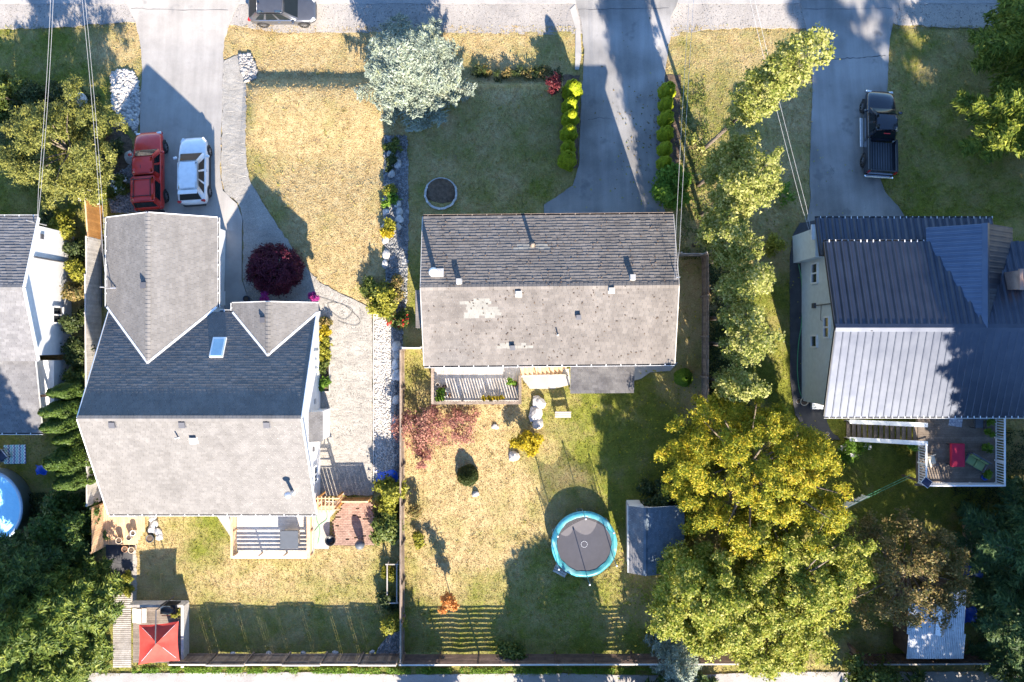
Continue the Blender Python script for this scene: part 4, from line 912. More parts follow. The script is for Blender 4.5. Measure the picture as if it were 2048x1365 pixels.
# striped plank walk and parasol platform
wk = empty('plank_walk', g(248, 1260), 0, 'grey slatted boardwalk between the big conifers and the red parasol', 'boardwalk')
p0_, p1_ = W(226, 1334, .1), W(262, 1186, .1); q = p0_[1]
while q < p1_[1]: bx('plank', wk, M['wgrey'], ((p0_[0]+p1_[0])/2, q, .08), (p1_[0]-p0_[0], .085, .04)); q += .125
z = .35; a = W(266, 1326, z); b = W(372, 1207, z)
dU = deck('parasol_platform', 'dark grey timber platform under the red parasol', (a[0], a[1]), (b[0], b[1]), z, M['wdeck'], 'x')
bx('low_wall', dU, M['wpale'], ((a[0]+b[0])/2, b[1]+.03, .5), (b[0]-a[0]+.1, .1, .9)); bx('low_wall', dU, M['wpale'], (b[0]+.03, (a[1]+b[1])/2, .5), (.1, b[1]-a[1], .9))
bx('cap_rail', dU, M['wgrey'], ((a[0]+b[0])/2, b[1]+.03, .97), (b[0]-a[0]+.2, .16, .04)); bx('cap_rail', dU, M['wpale'], (b[0]+.03, (a[1]+b[1])/2, .972), (.16, b[1]-a[1]+.1, .04))
for i in range(3): bx('step', dU, M['wpale'], (a[0]+.15+i*.3, b[1]-.75, z+.08+.09*(i % 2)), (.28, .9, .05))
pu = empty('parasol', g(318, 1285), 0, 'square red canvas parasol with folded corners over the dark platform', 'parasol')
zc, zt = 2.35, 2.95; cs = [W(278, 1250, zc), W(357, 1243, zc), W(359, 1322, zc), W(277, 1330, zc)]; ct = Vector(W(313, 1287, zt))
k_ = MB(); V = []; n = 8
for s in range(4):
    A, B = Vector(cs[s]), Vector(cs[(s+1) % 4]); base = len(k_.V); vv = []
    for i in range(n+1):
        for j in range(n+1):
            e = A.lerp(B, j/n); e = e+(ct-e)*.06*math.sin(math.pi*j/n); t = i/n; p = ct.lerp(e, t); p.z -= .10*math.sin(math.pi*t)*(1-.0*abs(j/n-.5)) - .06*math.sin(math.pi*t)*abs(2*j/n-1); vv.append(p)
    k_.add(vv, [(i*(n+1)+j, (i+1)*(n+1)+j, (i+1)*(n+1)+j+1, i*(n+1)+j+1) for i in range(n) for j in range(n)])
k_.build('canopy', M['redcloth'], pu, True)
k_ = MB(); k_.tube([(ct.x+.0, ct.y+.05, .36), (ct.x, ct.y+.02, zt+.05)], .03, 8); k_.build('pole', M['trim_dark'], pu)
k_ = MB(); k_.tube([(ct.x-.05, ct.y+1.95, .4), (ct.x-.05, ct.y+1.95, 2.9), (ct.x, ct.y, zt+.16)], .04, 8); k_.build('cantilever_arm', M['lead'], pu)
for c in cs: MB().tube([ct-Vector((0,0,.05)), Vector(c)-Vector((0,0,.03))], .015, 5).build('rib', M['galvpipe'], pu)
gb = empty('barbecue', g(333, 1216), 0, 'black barbecue grill with pale side shelf on the parasol platform', 'barbecue'); p = Vector(W(338, 1218, 1.0)); p.z = .36
bx('cabinet', gb, M['black'], p+Vector((0,0,.4)), (.95, .55, .8)); k_ = MB(); k_.lathe(p+Vector((0,0,.82)), [(.30,0),(.30,.12),(.24,.22),(.02,.27)], 12, 0, 1.4, .9); k_.build('lid', M['black'], gb, True); bx('shelf', gb, M['cream'], p+Vector((-.1,.12,.95)), (.62, .3, .03))
bx('handle', gb, M['chrome'], p+Vector((0,-.3,1.0)), (.6, .03, .03))

# ================================================================ vehicles
def wheel(parent, x, y, r=.34, w=.22, rim=None):
    k = MB(); n = 20; prof = [(r*.62, -w/2), (r*.94, -w/2), (r, -w*.3), (r, w*.3), (r*.94, w/2), (r*.62, w/2)]
    V = [(rr*math.cos(t*math.tau/n), yy, rr*math.sin(t*math.tau/n)) for rr, yy in prof for t in range(n)]
    Fc = [(i*n+t, i*n+(t+1) % n, (i+1)*n+(t+1) % n, (i+1)*n+t) for i in range(5) for t in range(n)]
    b = ORG[parent.name]; c = Vector((x, y, r))
    o = mesh_obj('wheel', [Vector(v)+c+b for v in V], Fc, M['rubber'], parent, True)
    sg = 1 if y > 0 else -1; k = MB(); yy = c.y+sg*(w/2-.03)
    ring = [(c.x+r*.62*math.cos(t*math.tau/n), yy-sg*.04, c.z+r*.62*math.sin(t*math.tau/n)) for t in range(n)]; k.add([Vector(p)+b for p in ring], [tuple(range(n))])
    for s in range(6):
        a = s*math.tau/6; k.beam(Vector((c.x, yy, c.z))+b, Vector((c.x+r*.6*math.cos(a), yy, c.z+r*.6*math.sin(a)))+b, .07, .03)
    k.build('rim', rim or M['alloy'], o)
def loft(stations, parent, name, mat, cap=True):
    V = []; b = ORG[parent.name]
    for (x, w, zb, zs, zt) in stations:
        half = [(0, zb), (w*.82, zb), (w*.97, zb+.12), (w, (zb+zs)*.5), (w*.99, zs-.07), (w*.93, zs+.0), (w*.72, zs+(zt-zs)*.7), (w*.36, zt), (0, zt+.005)]
        ring = half+[(-y, zz) for y, zz in half[-2:0:-1]]; V += [Vector((x, y, zz))+b for y, zz in ring]
    m = len(ring); Fc = [(i*m+t, i*m+(t+1) % m, (i+1)*m+(t+1) % m, (i+1)*m+t) for i in range(len(stations)-1) for t in range(m)]
    Fc += [tuple(range(m-1, -1, -1)), tuple((len(stations)-1)*m+t for t in range(m))]
    Fc = [f[::-1] for f in Fc] if stations[0][0] < stations[-1][0] else Fc
    o = mesh_obj(name, V, Fc, mat, parent, True)
    md = o.modifiers.new('smooth', 'SUBSURF'); md.levels = md.render_levels = 1
    return o
def cabin(parent, xa, xb, xc, xd, wb, wr, z0, z1, paint, sides, rear=True, name='cabin', wsframe=.07, front=True, glassm=None):
    """xa windshield foot, xb roof front, xc roof rear, xd rear foot; sides: list of (t0,t1) panes along each flank"""
    glassm = glassm or M['glass_car']; b = ORG[parent.name]; n, m = 6, 6; V = []; Fc = []
    base = [(xa, wb*.93), (xa-.12 if xa > xb else xa, wb), (xd+.10, wb), (xd, wb*.92)]
    # flanks
    lo = [(xa, wb*.90, z0), (xa-.18, wb, z0), (xd+.15, wb, z0), (xd, wb*.90, z0)]; hi = [(xb, wr*.86, z1-.035), (xb-.12, wr, z1-.05), (xc+.12, wr, z1-.05), (xc, wr*.86, z1-.035)]
    ringlo = lo+[(x, -y, z) for x, y, z in lo[::-1]]; ringhi = hi+[(x, -y, z) for x, y, z in hi[::-1]]
    V = [Vector(p)+b for p in ringlo+ringhi]; Fc = [(i, (i+1) % 8, 8+(i+1) % 8, 8+i) for i in range(8)]
    # roof skin with crown
    top0 = len(V)
    for i in range(n+1):
        for j in range(m+1):
            x = (xb-.10)+(xc-xb+.20)*i/n; y = wr*.90*(2*j/m-1); cr = (1-(2*j/m-1)**2)*.035+(1-(2*i/n-1)**2)*.03
            V.append(Vector((x, y, z1+cr-.012))+b)
    Fc += [(top0+i*(m+1)+j, top0+i*(m+1)+j+1, top0+(i+1)*(m+1)+j+1, top0+(i+1)*(m+1)+j) for i in range(n) for j in range(m)]
    edge = [top0+j for j in range(m, -1, -1)]
    # close the gap between ring and skin
    idx = lambda i, j: top0+i*(m+1)+j
    Fc += [(8+0, 8+7, idx(0, 0), idx(0, m))] + [(8+3, idx(n, m), idx(n, 0), 8+4)]
    Fc += [(8+0, idx(0, m), idx(1, m), 8+1), (8+1, idx(1, m), idx(n-1, m), 8+2), (8+2, idx(n-1, m), idx(n, m), 8+3)]
    Fc += [(8+7, 8+6, idx(1, 0), idx(0, 0)), (8+6, 8+5, idx(n-1, 0), idx(1, 0)), (8+5, 8+4, idx(n, 0), idx(n-1, 0))]
    o = mesh_obj(name, V, Fc, paint, parent, True)
    def pane(nm, A, B, Cc, D, off, ins=.06):
        A, B, Cc, D = map(Vector, (A, B, Cc, D)); cen = (A+B+Cc+D)/4; nn = (B-A).cross(D-A).normalized()
        if nn.dot(Vector(off)) < 0: nn = -nn
        q = [p+(cen-p).normalized()*ins+nn*.012+b for p in (A, B, Cc, D)]
        k = MB().add(q+[p-nn*.02 for p in q], [(0,1,2,3),(7,6,5,4),(0,4,5,1),(1,5,6,2),(2,6,7,3),(3,7,4,0)]); k.build(nm, glassm, o)
    if front: pane('windshield', (xa, wb*.90, z0), (xa, -wb*.90, z0), (xb, -wr*.86, z1-.035), (xb, wr*.86, z1-.035), (1,0,.3))
    if rear: pane('rear_window', (xd, wb*.90, z0+.05), (xd, -wb*.90, z0+.05), (xc, -wr*.86, z1-.035), (xc, wr*.86, z1-.035), (-1,0,.3))
    for s in (1, -1):
        for t0, t1 in sides:
            fl = lambda t, top: Vector(((hi[1][0]+(hi[2][0]-hi[1][0])*t) if top else (lo[1][0]+(lo[2][0]-lo[1][0])*t), s*(wr if top else wb), (z1-.05) if top else z0))
            pane('side_window', fl(t0, 0), fl(t1, 0), fl(t1, 1), fl(t0, 1), (0, s, .3), .045)
    return o
def blk(parent, name, mat, c, d, rz=0):
    b = ORG[parent.name]; k = MB(); x, y, z = d[0]/2, d[1]/2, d[2]/2; e = min(d)*.25
    pr = []
    for zz, ins in ((-z, e), (-z+e, 0), (z-e, 0), (z, e)):
        xx, yy = x-ins, y-ins; pr += [(-xx+e, -yy), (xx-e, -yy), (xx, -yy+e), (xx, yy-e), (xx-e, yy), (-xx+e, yy), (-xx, yy-e), (-xx, -yy+e)]
    cs, sn = math.cos(rz), math.sin(rz)
    V = [Vector((c[0]+p[0]*cs-p[1]*sn, c[1]+p[0]*sn+p[1]*cs, c[2]+(-z, -z+e, z-e, z)[i//8]))+b for i, p in enumerate(pr)]
    Fc = [(l*8+i, l*8+(i+1) % 8, (l+1)*8+(i+1) % 8, (l+1)*8+i) for l in range(3) for i in range(8)]+[tuple(range(7, -1, -1)), tuple(range(24, 32))]
    return mesh_obj(name, V, Fc, mat, parent)
def put(o, px, py, rz, zoff=.045):
    x, y, z = g(px, py); p = slope_pitch(x, y); hd = Vector((math.cos(rz), math.sin(rz))); o.location = (x, y, z+zoff)
    o.rotation_euler = (0, 0, 0)
    fw = Vector((hd.x, hd.y, hd.y*math.tan(p))).normalized(); sd = Vector((-hd.y, hd.x, hd.x*math.tan(p))).normalized(); up = fw.cross(sd).normalized(); sd = up.cross(fw)
    o.rotation_euler = Matrix((fw, sd, up)).transposed().to_euler()
def car_common(r, w, xf, xr, L, wr=.34, rim=None):
    for x in (xf, xr):
        for s in (1, -1):
            wheel(r, x, s*(w-.08), wr, .22, rim)
            b = ORG[r.name]; k = MB(); n = 12; V = []
            for t in range(n+1):
                a = math.pi*t/n
                for q in (wr*1.03, wr*1.22): V.append(Vector((x+q*math.cos(a), s*(w+.012), wr+q*math.sin(a)))+b)
                for q in (wr*1.03, wr*1.22): V.append(Vector((x+q*math.cos(a), s*(w-.10), wr+q*math.sin(a)))+b)
            Fc = []
            for t in range(n): i = 4*t; Fc += [(i, i+4, i+5, i+1), (i+1, i+5, i+7, i+3), (i, i+2, i+6, i+4)]
            mesh_obj('wheel_arch', V, Fc, M['black'], r)
def mirrors(r, x, w, z, mat):
    for s in (1, -1): blk(r, 'wing_mirror', mat, (x, s*(w+.12), z), (.16, .24, .15), s*.2)
O0 = (0, 0, 0)
ORD = ['first','second','third','fourth','fifth','sixth','seventh','eighth','ninth','tenth','eleventh','twelfth','thirteenth','fourteenth']
# white crossover
v = empty('white_crossover', O0, 0, 'white crossover car parked beside the red pickup', 'car')
loft([(2.26,.60,.36,.60,.64),(2.14,.78,.26,.72,.78),(1.65,.89,.22,.86,.97),(.95,.91,.22,.96,1.04),(-.3,.91,.22,1.0,1.04),(-1.55,.91,.22,1.02,1.05),(-2.08,.87,.25,1.0,1.04),(-2.25,.74,.36,.92,.98)], v, 'body', M['wcar'])
cabin(v, 1.02, .28, -1.62, -2.12, .82, .64, 1.02, 1.62, M['wcar'], [(.06,.34),(.37,.66),(.69,.93)])
car_common(v, .91, 1.38, -1.36, 4.5); mirrors(v, .75, .9, 1.05, M['wcar'])
for s in (1, -1):
    blk(v, 'roof_rail', M['galvpipe'], (-.72, s*.60, 1.665), (1.75, .045, .045)); blk(v, 'headlight', M['head'], (2.02, s*.66, .74), (.34, .22, .10), -s*.5); blk(v, 'tail_light', M['tail'], (-2.14, s*.74, .97), (.16, .26, .16), s*.3)
    blk(v, 'door_handle', M['chrome'], (-.15, s*.925, .88), (.18, .03, .03)); blk(v, 'sill', M['black'], (0, s*.905, .27), (2.3, .06, .1))
blk(v, 'rear_bumper', M['black'], (-2.2, 0, .42), (.14, 1.4, .2)); blk(v, 'spoiler', M['wcar'], (-1.78, 0, 1.61), (.26, 1.2, .05)); blk(v, 'grille', M['black'], (2.2, 0, .55), (.1, .9, .16))
put(v, 396, 350, math.pi/2+.065)
# dark grey hatchback on the street shoulder
v = empty('grey_hatchback', O0, 0, 'dark grey hatchback parked on the road shoulder', 'car')
loft([(2.22,.58,.34,.58,.62),(2.1,.76,.24,.70,.76),(1.6,.88,.2,.82,.93),(.95,.90,.2,.92,.99),(-.3,.90,.2,.94,.99),(-1.5,.90,.2,.96,1.0),(-2.05,.85,.24,.95,.99),(-2.2,.70,.36,.86,.92)], v, 'body', M['grey'])
cabin(v, 1.12, .30, -1.5, -2.08, .82, .63, .97, 1.50, M['grey'], [(.08,.36),(.39,.68),(.71,.92)])
car_common(v, .9, 1.35, -1.33, 4.4); mirrors(v, .8, .9, 1.0, M['grey'])
for s in (1, -1):
    blk(v, 'headlight', M['head'], (1.98, s*.66, .70), (.36, .20, .10), -s*.5); blk(v, 'tail_light', M['tail'], (-2.1, s*.72, .9), (.16, .26, .15), s*.3); blk(v, 'door_handle', M['chrome'], (-.15, s*.915, .82), (.18, .03, .03)); blk(v, 'window_trim', M['chrome'], (-.35, s*.845, .985), (2.1, .03, .025))
blk(v, 'aerial', M['black'], (-1.3, 0, 1.6), (.12, .03, .08)); blk(v, 'grille', M['black'], (2.16, 0, .5), (.1, .9, .14))
put(v, 571, 30, 0.0, .03)
# red pickup with canopy
v = empty('red_pickup', O0, 0, 'red pickup truck with matching canopy parked before the garage', 'pickup truck')
loft([(2.62,.66,.46,.74,.78),(2.52,.80,.36,.86,.92),(2.1,.88,.34,1.0,1.08),(1.3,.90,.34,1.08,1.14),(.2,.90,.34,1.1,1.12),(-1.0,.90,.34,1.1,1.12),(-2.4,.90,.36,1.1,1.12),(-2.56,.86,.42,1.06,1.08)], v, 'body', M['red'])
cabin(v, 1.30, .62, -.58, -.68, .82, .68, 1.1, 1.72, M['red'], [(.08,.46),(.52,.94)], False)
cabin(v, -.68, -.71, -2.42, -2.55, .84, .76, 1.1, 1.74, M['red'], [(.10,.90)], True, 'canopy', front=False)
car_common(v, .9, 1.72, -1.62, 5.2, .38); mirrors(v, 1.0, .9, 1.2, M['red'])
for s in (1, -1):
    blk(v, 'roof_bar', M['black'], (-1.5, s*.52, 1.82), (1.25, .04, .05)); blk(v, 'headlight', M['head'], (2.5, s*.66, .84), (.16, .28, .14), -s*.2); blk(v, 'tail_light', M['tail'], (-2.57, s*.78, .92), (.08, .14, .3)); blk(v, 'door_handle', M['black'], (.1, s*.915, .98), (.18, .03, .03))
for xx in (-.95, -2.05): blk(v, 'crossbar', M['black'], (xx, 0, 1.85), (.05, 1.25, .04))
blk(v, 'rear_bumper', M['black'], (-2.66, 0, .55), (.16, 1.7, .2)); blk(v, 'front_bumper', M['red'], (2.62, 0, .55), (.14, 1.5, .22)); blk(v, 'aerial', M['black'], (-.1, .1, 1.77), (.2, .03, .02))
put(v, 310, 352, math.pi/2+.085)
# black pickup with open bed
v = empty('black_pickup', O0, 0, 'black pickup truck with empty open bed in the shaded driveway', 'pickup truck')
loft([(2.85,.70,.50,.80,.84),(2.74,.84,.40,.94,1.0),(2.3,.92,.38,1.08,1.18),(1.5,.94,.38,1.14,1.22),(.4,.94,.38,1.16,1.2),(-.55,.94,.38,1.16,1.2),(-.64,.93,.4,1.16,1.19)], v, 'body', M['bcar'])
cabin(v, 1.45, .80, -.40, -.62, .86, .70, 1.17, 1.80, M['bcar'], [(.06,.46),(.52,.95)])
car_common(v, .94, 1.9, -1.85, 5.7, .40); mirrors(v, 1.15, .97, 1.3, M['bcar'])
for s in (1, -1):
    blk(v, 'bed_side', M['bcar'], (-1.74, s*.86, .84), (2.15, .15, .78)); blk(v, 'bed_cap', M['black'], (-1.74, s*.855, 1.245), (2.15, .13, .03)); blk(v, 'running_board', M['galvpipe'], (.05, s*1.04, .48), (2.0, .2, .06)); blk(v, 'headlight', M['head'], (2.72, s*.68, .9), (.14, .28, .16), -s*.2); blk(v, 'tail_light', M['tail'], (-2.84, s*.84, 1.0), (.06, .13, .34))
blk(v, 'bed_floor', M['slate'], (-1.74, 0, .72), (2.15, 1.58, .08)); blk(v, 'tailgate', M['bcar'], (-2.79, 0, .86), (.09, 1.58, .74)); blk(v, 'rear_bumper', M['chrome'], (-2.92, 0, .52), (.18, 1.8, .18)); blk(v, 'front_bumper', M['chrome'], (2.88, 0, .58), (.14, 1.6, .24)); blk(v, 'brake_light', M['tail'], (-.56, 0, 1.76), (.06, .4, .05))
for i in range(9): blk(v, 'bed_rib', M['black'], (-1.74, -.64+i*.16, .775), (2.1, .05, .03))
put(v, 1748, 276, math.pi/2-.075)

# ================================================================ trampoline and yard things
tc = g(1166, 1082); tr = empty('trampoline', tc, 0, 'round trampoline with teal padded rim and safety net on the lawn', 'trampoline')
R1, R0, zt = 2.05, 1.70, .85; k_ = MB(); n = 64; V = []
for i in range(n):
    a = i*math.tau/n; wv = .02*math.sin(a*9)+.015*math.sin(a*17+1)
    for rr, zz in ((R0+wv*.8, zt+.02), ((R0+R1)/2, zt+.09+wv), (R1+wv*.5, zt+.03), (R1+.01, zt-.10)): V.append((tc[0]+rr*math.cos(a), tc[1]+rr*math.sin(a), zt*0+zz))
k_.add(V, [(4*i+j, 4*i+j+1, 4*((i+1) % n)+j+1, 4*((i+1) % n)+j) for i in range(n) for j in range(3)]); k_.build('safety_pad', M['teal'], tr, True)
k_ = MB(); k_.lathe((tc[0], tc[1], zt-.02), [(R0+.06, 0), (R0+.06, .012), (.9, -.005), (.01, -.012)], 48); mt_ = k_.build('jump_mat', M['tmat'], tr)
k_ = MB()
for i in range(10): a = i*math.tau/10; k_.box((tc[0]+.19*math.cos(a), tc[1]+.19*math.sin(a), zt+.004), (.09, .025, .006), a+math.pi/2)
k_.build('centre_mark', M['white'], mt_)
k_ = MB(); k_.tube([(tc[0]+1.97*math.cos(t*math.tau/40), tc[1]+1.97*math.sin(t*math.tau/40), zt-.07) for t in range(41)], .03, 6); k_.build('frame_ring', M['galvpipe'], tr, True)
PA = [math.radians(q) for q in (-85, -25, 35, 92, 152, 212)]
tips = []
for a in PA:
    p = Vector((tc[0]+2.02*math.cos(a), tc[1]+2.02*math.sin(a), 0)); q = Vector((tc[0]+1.98*math.cos(a), tc[1]+1.98*math.sin(a), 2.65)); tips.append(q)
    k_ = MB(); k_.tube([p, q], .024, 8); po = k_.build('net_pole', M['teal'], tr, True); k_ = MB(); k_.lathe(q, [(.05,-.05),(.06,0),(.03,.06)], 8); k_.build('pole_cap', M['white'], po)
    k_ = MB(); qq = p+Vector((.35*math.cos(a+1.57), .35*math.sin(a+1.57), 0)); k_.tube([p+Vector((0,0,zt-.1)), p+Vector((0,0,.02)), qq+Vector((0,0,.02)), qq+Vector((0,0,zt-.1))], .025, 6); k_.build('leg', M['galvpipe'], tr)
V = []; Fc = []; m2 = 10; h2 = 6
for s in range(6):
    A, B = tips[s], tips[(s+1) % 6]; a0, a1 = PA[s], PA[(s+1) % 6]
    if a1 < a0: a1 += math.tau
    b0 = len(V)
    for j in range(m2+1):
        t = j/m2; top = A.lerp(B, t); cen = Vector((tc[0], tc[1], top.z)); sag = 4*t*(1-t); top = top+(cen-top).normalized()*.0*sag; top.z -= .55*sag
        ang = a0+(a1-a0)*t; bot = Vector((tc[0]+1.72*math.cos(ang), tc[1]+1.72*math.sin(ang), zt+.03))
        for i in range(h2+1): q = bot.lerp(top, i/h2); V.append(q)
    Fc += [(b0+j*(h2+1)+i, b0+(j+1)*(h2+1)+i, b0+(j+1)*(h2+1)+i+1, b0+j*(h2+1)+i+1) for j in range(m2) for i in range(h2)]
mesh_obj('safety_net', V, Fc, M['net'], tr, True)
p = g(1122, 1135); ld = empty('trampoline_step', p, math.radians(-28), 'small grey slatted step leaning at the trampoline rim', 'step')
for i in range(4): bx('slat', ld, M['wgrey'], (p[0], p[1]-.3+i*.16, .42), (.85, .13, .04))
for s in (-1, 1): bx('leg', ld, M['wgrey'], (p[0]+s*.36, p[1], .2), (.06, .5, .4))
# rug, pool and chair by the edge
pc = g(-8, 1009); pl = empty('above_ground_pool', pc, 0, 'round above ground pool with bright blue water', 'pool'); k_ = MB(); k_.lathe(pc, [(2.36,-.05),(2.36,1.12),(2.45,1.16),(2.45,1.2),(2.26,1.2),(2.26,.4),(.01,.4)], 48); k_.build('pool_wall', M['poolwall'], pl, True)
k_ = MB(); k_.lathe((pc[0], pc[1], 1.0), [(2.255,0),(2.255,.05),(.01,.052)], 48); k_.build('water', M['pool'], pl)
m_, t_, b_ = new_mat('zigzag_rug'); tcx = t_.nodes.new('ShaderNodeTexCoord'); sp_ = t_.nodes.new('ShaderNodeSeparateXYZ'); t_.links.new(tcx.outputs['Generated'], sp_.inputs[0])
zg = math_(t_, 'PINGPONG', math_(t_, 'MULTIPLY', sp_.outputs[1], 6.0), .5); f_ = math_(t_, 'FRACT', math_(t_, 'ADD', math_(t_, 'MULTIPLY', sp_.outputs[0], 4.0), math_(t_, 'MULTIPLY', zg, .7)))
rr_ = ramp(t_, f_, [(0, (.02,.05,.28)), (.25, (.55,.75,.72)), (.5, (.10,.45,.55)), (.75, (.75,.8,.78))]); rr_.node.color_ramp.interpolation = 'CONSTANT'; t_.links.new(rr_, b_.inputs['Base Color']); b_.inputs['Roughness'].default_value = .9
p = g(30, 909); rg = MB().box((p[0], p[1], .02), (1.4, 1.2, .012), .02).build('rug', m_, None); tag(rg, 'blue and white zigzag outdoor rug by the pool', 'rug')
def patio_chair(label, px, py, z, rz, fab, frame, cat='chair', group=None):
    x, y, _ = W(px, py, z+.4); r = empty('patio_chair', (x, y, z), rz, label, cat, group); b = Vector((x, y, z))
    blk(r, 'seat', fab, (0, 0, .40), (.55, .55, .10)); blk(r, 'backrest', fab, (-.30, 0, .68), (.10, .55, .52))
    for s in (1, -1):
        blk(r, 'armrest', frame, (0, s*.32, .6), (.62, .06, .05))
        for xx in (-.28, .26): blk(r, 'leg', frame, (xx, s*.30, .28), (.05, .05, .56))
    return r
patio_chair('blue and white patterned chair beside the zigzag rug', 4, 912, 0, math.radians(-50), M['darkpot'], M['galvpipe'])
# deck furniture of the white railed deck
dz = 2.1
x, y, _ = W(1916, 911, dz+.7); tb = empty('patio_table', (x, y, dz), 0, 'rectangular table under a crimson cloth on the white railed deck', 'table'); blk(tb, 'tabletop', M['cherry'], (0, 0, .72), (.78, 1.38, .05))
for s in (1, -1):
    blk(tb, 'cloth_drop', M['cherry'], (s*.385, 0, .62), (.02, 1.38, .2)); blk(tb, 'cloth_drop', M['cherry'], (0, s*.685, .62), (.78, .02, .2))
    for q in (1, -1): blk(tb, 'leg', M['black'], (s*.32, q*.6, .35), (.06, .06, .7))
x, y, _ = W(1950, 925, dz+.4); b2 = empty('loveseat', (x, y, dz), math.radians(-30), 'loveseat with two olive green cushions beside the crimson table', 'loveseat')
for s in (1, -1): blk(b2, 'cushion', M['greencloth'], (s*.30, 0, .42), (.56, .56, .14)); blk(b2, 'armrest', M['slate'], (s*.64, 0, .55), (.08, .66, .08)); blk(b2, 'leg', M['slate'], (s*.6, .28, .25), (.06, .06, .5)); blk(b2, 'leg', M['slate'], (s*.6, -.28, .25), (.06, .06, .5)); blk(b2, 'back_cushion', M['greencloth'], (s*.30, .26, .62), (.54, .12, .34))
blk(b2, 'backrest', M['slate'], (0, .34, .66), (1.3, .08, .46)); blk(b2, 'seat_frame', M['slate'], (0, 0, .32), (1.3, .62, .06))
patio_chair('cream cushioned chair by the deck railing near the stairs', 1861, 921, dz, math.radians(15), M['cream'], M['slate'])
patio_chair('dark blue armchair against the house wall on the railed deck', 1957, 847, dz, math.radians(-90), M['slate'], M['black'])
x, y, _ = W(1911, 845, dz); t_m = surf('speckled_mat', (.16,.19,.26), (.55,.57,.60), 9, .9); rg = MB().box((0,0,0), (.8,.5,.012), -.15); rg.V = [(a+x, b+y, c+dz+.01) for a, b, c in rg.V]; tag(rg.build('doormat', t_m), 'speckled grey doormat on the railed deck', 'doormat')
x, y, _ = W(1968, 955, dz+.15); k_ = MB(); k_.lathe((x, y, dz), [(.12,0),(.17,.25),(.18,.27),(.15,.27),(.1,.05)], 14); k_.build('basin', M['blue'], None, True); o = bpy.data.objects['basin']; tag(o, 'bright blue bucket in the corner of the railed deck', 'bucket')
x, y, _ = W(1855, 966, dz+1.2); pn = empty('solar_panel', (x, y, dz+.9), math.radians(-38), 'small dark blue panel mounted on the deck railing corner', 'panel'); blk(pn, 'panel_face', M['darkpot'], (0,0,.22), (.5,.42,.04)); blk(pn, 'panel_frame', M['white'], (0,0,.19), (.56,.48,.03)); blk(pn, 'bracket', M['lead'], (0,0,.07), (.08,.08,.24))
# box on the slat railed deck
x, y, _ = W(580, 1078, 1.1); sbx = empty('storage_box', (x, y, .55), 0, 'dark slate lidded box standing on the slat railed deck', 'box'); blk(sbx, 'body', M['wgrey'], (0,0,.35), (1.06,1.06,.7)); blk(sbx, 'lid', M['slate'], (0,0,.74), (1.12,1.12,.1)); blk(sbx, 'handle', M['lead'], (.58,0,.6), (.05,.25,.05))
# pots
def pot(label, px, py, r, h, mat, z=0.0, soil=True, group=None):
    x, y, _ = W(px, py, z+h); o = empty('flower_pot', (x, y, z), 0, label, 'pot', group); k = MB(); k.lathe((x, y, z), [(r*.72, 0), (r*.95, h*.85), (r*1.04, h*.86), (r*1.04, h), (r*.9, h), (r*.86, h*.82)], 16); k.build('shell', mat, o, True)
    k = MB(); k.lathe((x, y, z+h*.78), [(r*.88, 0), (r*.88, .02), (.01, .04)], 14); k.build('soil', M['soil'], o); return o
for i, (px_, py_, r_, h_, m_, z_, l_) in enumerate([(237,1082,.20,.38,M['tanpot'],.3,'tan pot alone at the edge of the cedar deck'), (257,1076,.17,.40,M['wgrey'],.3,'grey pot of seedlings on the cedar deck'), (265,1067,.17,.40,M['white'],.3,'white pot with dark plant on the cedar deck'), (249,1099,.20,.34,M['terra'],0,'brown pot on the dark path below the cedar deck'), (262,1101,.20,.34,M['tanpot'],0,'tan pot beside the lawn edge below the cedar deck'), (299,1078,.24,.3,M['slate'],0,'grey planter on the rocks at the lawn corner'),
        (492,598,.2,.42,M['darkpot'],0,'dark blue glazed pot at the end of the concrete walk'),
        (882,781,.19,.3,M['terra'],1.8,'green filled pot in the deck corner beside white pot'), (890,788,.19,.3,M['white'],1.8,'large white pot on the weathered deck'), (889,774,.13,.25,M['darkpot'],1.8,'small black pot on the weathered deck'), (899,791,.11,.2,M['terra'],1.8,'small terracotta pot on the weathered deck'), (880,796,.2,.3,M['terra'],1.8,'leafy terracotta pot nearest the weathered deck corner'), (875,770,.12,.4,M['wpale'],1.8,'slim pale pot against the weathered deck railing'), (1030,768,.2,.3,M['terra'],1.8,'terracotta pot with trailing green plant by the stair head'),
        (1609,804,.24,.4,M['cream'],0,'cream pot at the house corner beside the dark path'), (1598,803,.17,.05,M['wpale'],0,'pale saucer on the dark path'), (1655,868,.12,.2,M['wpale'],0,'small pale pot at the foot of the brown stairs')]):
    pot(l_, px_, py_, r_, h_, m_, z_)
bn = empty('wall_bench', g(1632, 808), 0, 'small white slatted bench at the foot of the grey house wall', 'bench'); x, y, _ = g(1634, 809)
for i in range(4): bx('slat', bn, M['white'], (x, y-.22+i*.14, .42), (.95, .11, .03))
for s in (-1, 1): bx('leg', bn, M['white'], (x+s*.4, y, .2), (.06, .5, .4))
